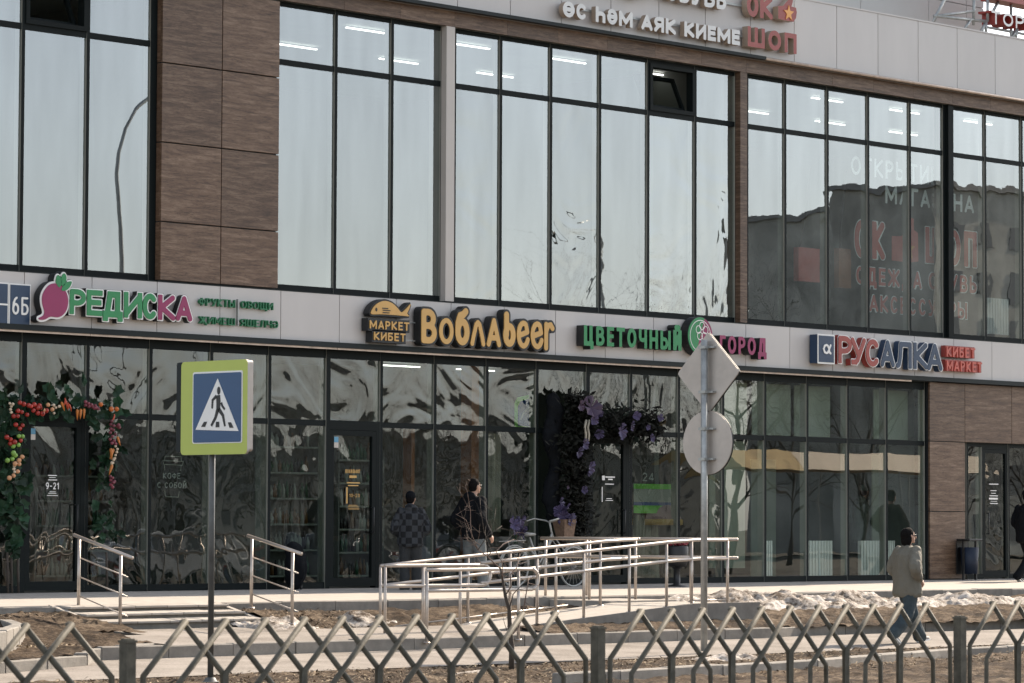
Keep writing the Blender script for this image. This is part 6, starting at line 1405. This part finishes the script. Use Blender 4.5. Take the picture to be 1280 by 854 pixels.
# ================================================================== SMALL THINGS ON THE TERRACE
x, y = G(369, 739, -.03); D_ = thing('draped_bundle', 'black cloth draped in a tall rounded bundle by the right step handrail', 'cover', (x, y, -.035)); mb = MB()
ball(mb, (0, 0, .36), (.20, .17, .34)); ball(mb, (-.04, 0, .62), (.15, .14, .16)); ball(mb, (.06, 0, .48), (.15, .14, .2)); me = melt(mb, 'cloth', MT['blackfab'], .02, 2, .025, (7, 7, 4)); link('cloth', me, D_, Vector((0, 0, 0)))
mb = MB(); mb.tube([(.12, 0, 0), (.12, 0, .2)], .02, 8); mb.tube([(-.1, 0, 0), (-.1, 0, .2)], .02, 8); mb.box(-.2, .25, -.12, .12, 0, .02); link('foot', mb.mesh('foot', MT['black']), D_, Vector((0, 0, 0)))
x, y = G(846, 734, -.03); D_ = thing('planter', 'round black planter on a pedestal with dark red flowers, behind the ramp landing', 'planter', (x, y, -.03))
mb = MB(); mb.lathe([(0, .0), (.20, .0), (.19, .02), (.06, .05), (.055, .3), (.10, .34)], (0, 0, 0), 16); link('pedestal', mb.mesh('pedestal', MT['black'], True), D_, Vector((0, 0, 0)))
mb = MB(); mb.lathe([(0, .34), (.16, .35), (.20, .45), (.20, .68), (.185, .70), (.16, .66), (0, .66)], (0, 0, 0), 18); link('bowl', mb.mesh('bowl', MT['black'], True), D_, Vector((0, 0, 0)))
mb = MB()
for k in range(40): ball(mb, (Rg.uniform(-.14, .2), Rg.uniform(-.12, .12), .74+Rg.uniform(-.04, .07)), (.03, .03, .022), 6, 4)
link('flowers', mb.mesh('flowers', mat('dark_red_flower', (.20, .02, .03), .6), True), D_, Vector((0, 0, 0)))
x, y = G(808, 727, -.02); D_ = thing('garden_chair', 'low black garden chair on the terrace beside the flower shop door', 'chair', (x, y, -.025)); 
piece('seat', x-.24, x+.24, y-.22, y+.22, .36, .40, MT['black'], D_, bevel=.008); piece('backrest', x-.24, x+.24, y+.20, y+.235, .42, .80, MT['black'], D_, bevel=.01)
for a in (-.21, .21):
    for b_ in (-.19, .205): piece('leg', x+a-.018, x+a+.018, y+b_-.018, y+b_+.018, -.025, .359 if b_ < 0 else .80, MT['black'], D_)
x, y = P(1212, 700, -.35)[0], -.35; D_ = thing('litter_bin', 'black litter bin with a dark blue liner beside the glass door at the right', 'bin', (x, y, -.01))
for a in (-.2, .2): piece('post', x+a-.02, x+a+.02, y-.02, y+.02, -.01, .78, MT['black'], D_)
mb = MB(); mb.lathe([(0, .10), (.15, .11), (.18, .62), (.165, .62), (.14, .13)], (x, y, 0), 18); part('body', mb, mat('dark_blue_bin', (.006, .014, .034), .6), D_, True)
piece('hood', x-.22, x+.22, y-.16, y+.16, .74, .78, MT['black'], D_, bevel=.01); piece('rear_panel', x-.18, x+.18, y+.17, y+.185, .1, .739, MT['black'], D_)
x, y = G(487, 736, -.03); D_ = thing('shopping_bag', 'small brown bag standing on the terrace left of the boy', 'bag', (x, y, -.035)); mb = MB(); ball(mb, (0, 0, .17), (.13, .08, .17)); me = melt(mb, 'bag_body', mat('brown_bag', (.13, .07, .04), .7), .015, 1, .015, (9, 9, 9)); link('bag_body', me, D_, Vector((0, 0, 0)))
mb = MB(); mb.tube([(-.07, 0, .28), (-.04, 0, .42), (.04, 0, .42), (.07, 0, .28)], .01, 6); link('handle', mb.mesh('handle', MT['black'], True), D_, Vector((0, 0, 0)))

# dead grass, clods and grit on the bare ground
def litter(name, n, x0, x1, y0, y1, zf, m, lo, hi, label, flat=.4, seed=3, keep=None):
    R = random.Random(seed); mb = MB(); c = 0
    while c < n:
        x, y = R.uniform(x0, x1), R.uniform(y0, y1)
        if keep and not keep(x, y): c += 1; continue
        z = zf(x, y); L = R.uniform(lo, hi); a = R.uniform(0, 2*pi); up = R.uniform(0, flat); d = Vector((cos(a)*(1-up), sin(a)*(1-up), up))*L; o = Vector((-sin(a), cos(a), 0))*L*.14
        p = Vector((x, y, z)); k = len(mb.v); mb.v += [tuple(p-o), tuple(p+o), tuple(p+d*.6+o*.6+Vector((0, 0, L*.1))), tuple(p+d)]; mb.f.append((k, k+1, k+2, k+3)); mb.mi.append(R.randint(0, 1)); c += 1
    o = link(name, mb.mesh(name, m)); o['kind'] = 'stuff'; o['label'] = label; o['category'] = 'dead grass'
gm1 = mat('straw_blade', (.30, .225, .14), .9, 0, .3, 9); gm2 = mat('brown_blade', (.10, .070, .045), .9, 0, .3, 9)
litter('dead_grass', 9000, -18.5, 4, -6.5, -4.1, soil_z, [gm1, gm2], .03, .10, 'dead grass and clods in the planting beds below the terrace', seed=1, keep=lambda x, y: not (-13.4 < x < -10.3 or (x > -8.4 and x < -2.3)))
litter('dead_grass', 3500, -24, -15.6, -8.2, -6.0, lambda x, y: soil_z(x, y) if y > -6.4 else -.42, [gm1, gm2], .03, .10, 'dead grass in the bed left of the entrance steps', seed=4)
litter('dead_grass', 11000, -22, 2, -14.5, -10.9, soil_z, [gm1, gm2], .03, .09, 'dead grass and grit on the verge behind the zigzag fence', seed=2)

# outline of a lidded cup printed round the coffee lettering
S = thing('window_sticker', 'thin line drawing of a lidded takeaway cup around the coffee lettering', 'sticker', (P(215, 600, .05)[0], .05, 1.5))
for pts in ([(1100, 55), (1205, 58)], [(1100, 55), (1096, 85)], [(1205, 58), (1210, 88)], [(1085, 85), (1222, 90)], [(1085, 85), (1090, 110)], [(1222, 90), (1216, 116)], [(1090, 110), (1216, 116)], [(1094, 112), (1098, 150)], [(1208, 118), (1204, 155)], [(1098, 285), (1103, 325)], [(1195, 290), (1188, 328)], [(1103, 325), (1188, 328)]):
    q = [P(*zx(ZL, *p), .045) for p in pts]; mb = MB(); mb.tube([(x, .045, z) for x, z in q], .006, 5); part('print_line', mb, MT['frame_in'], S)
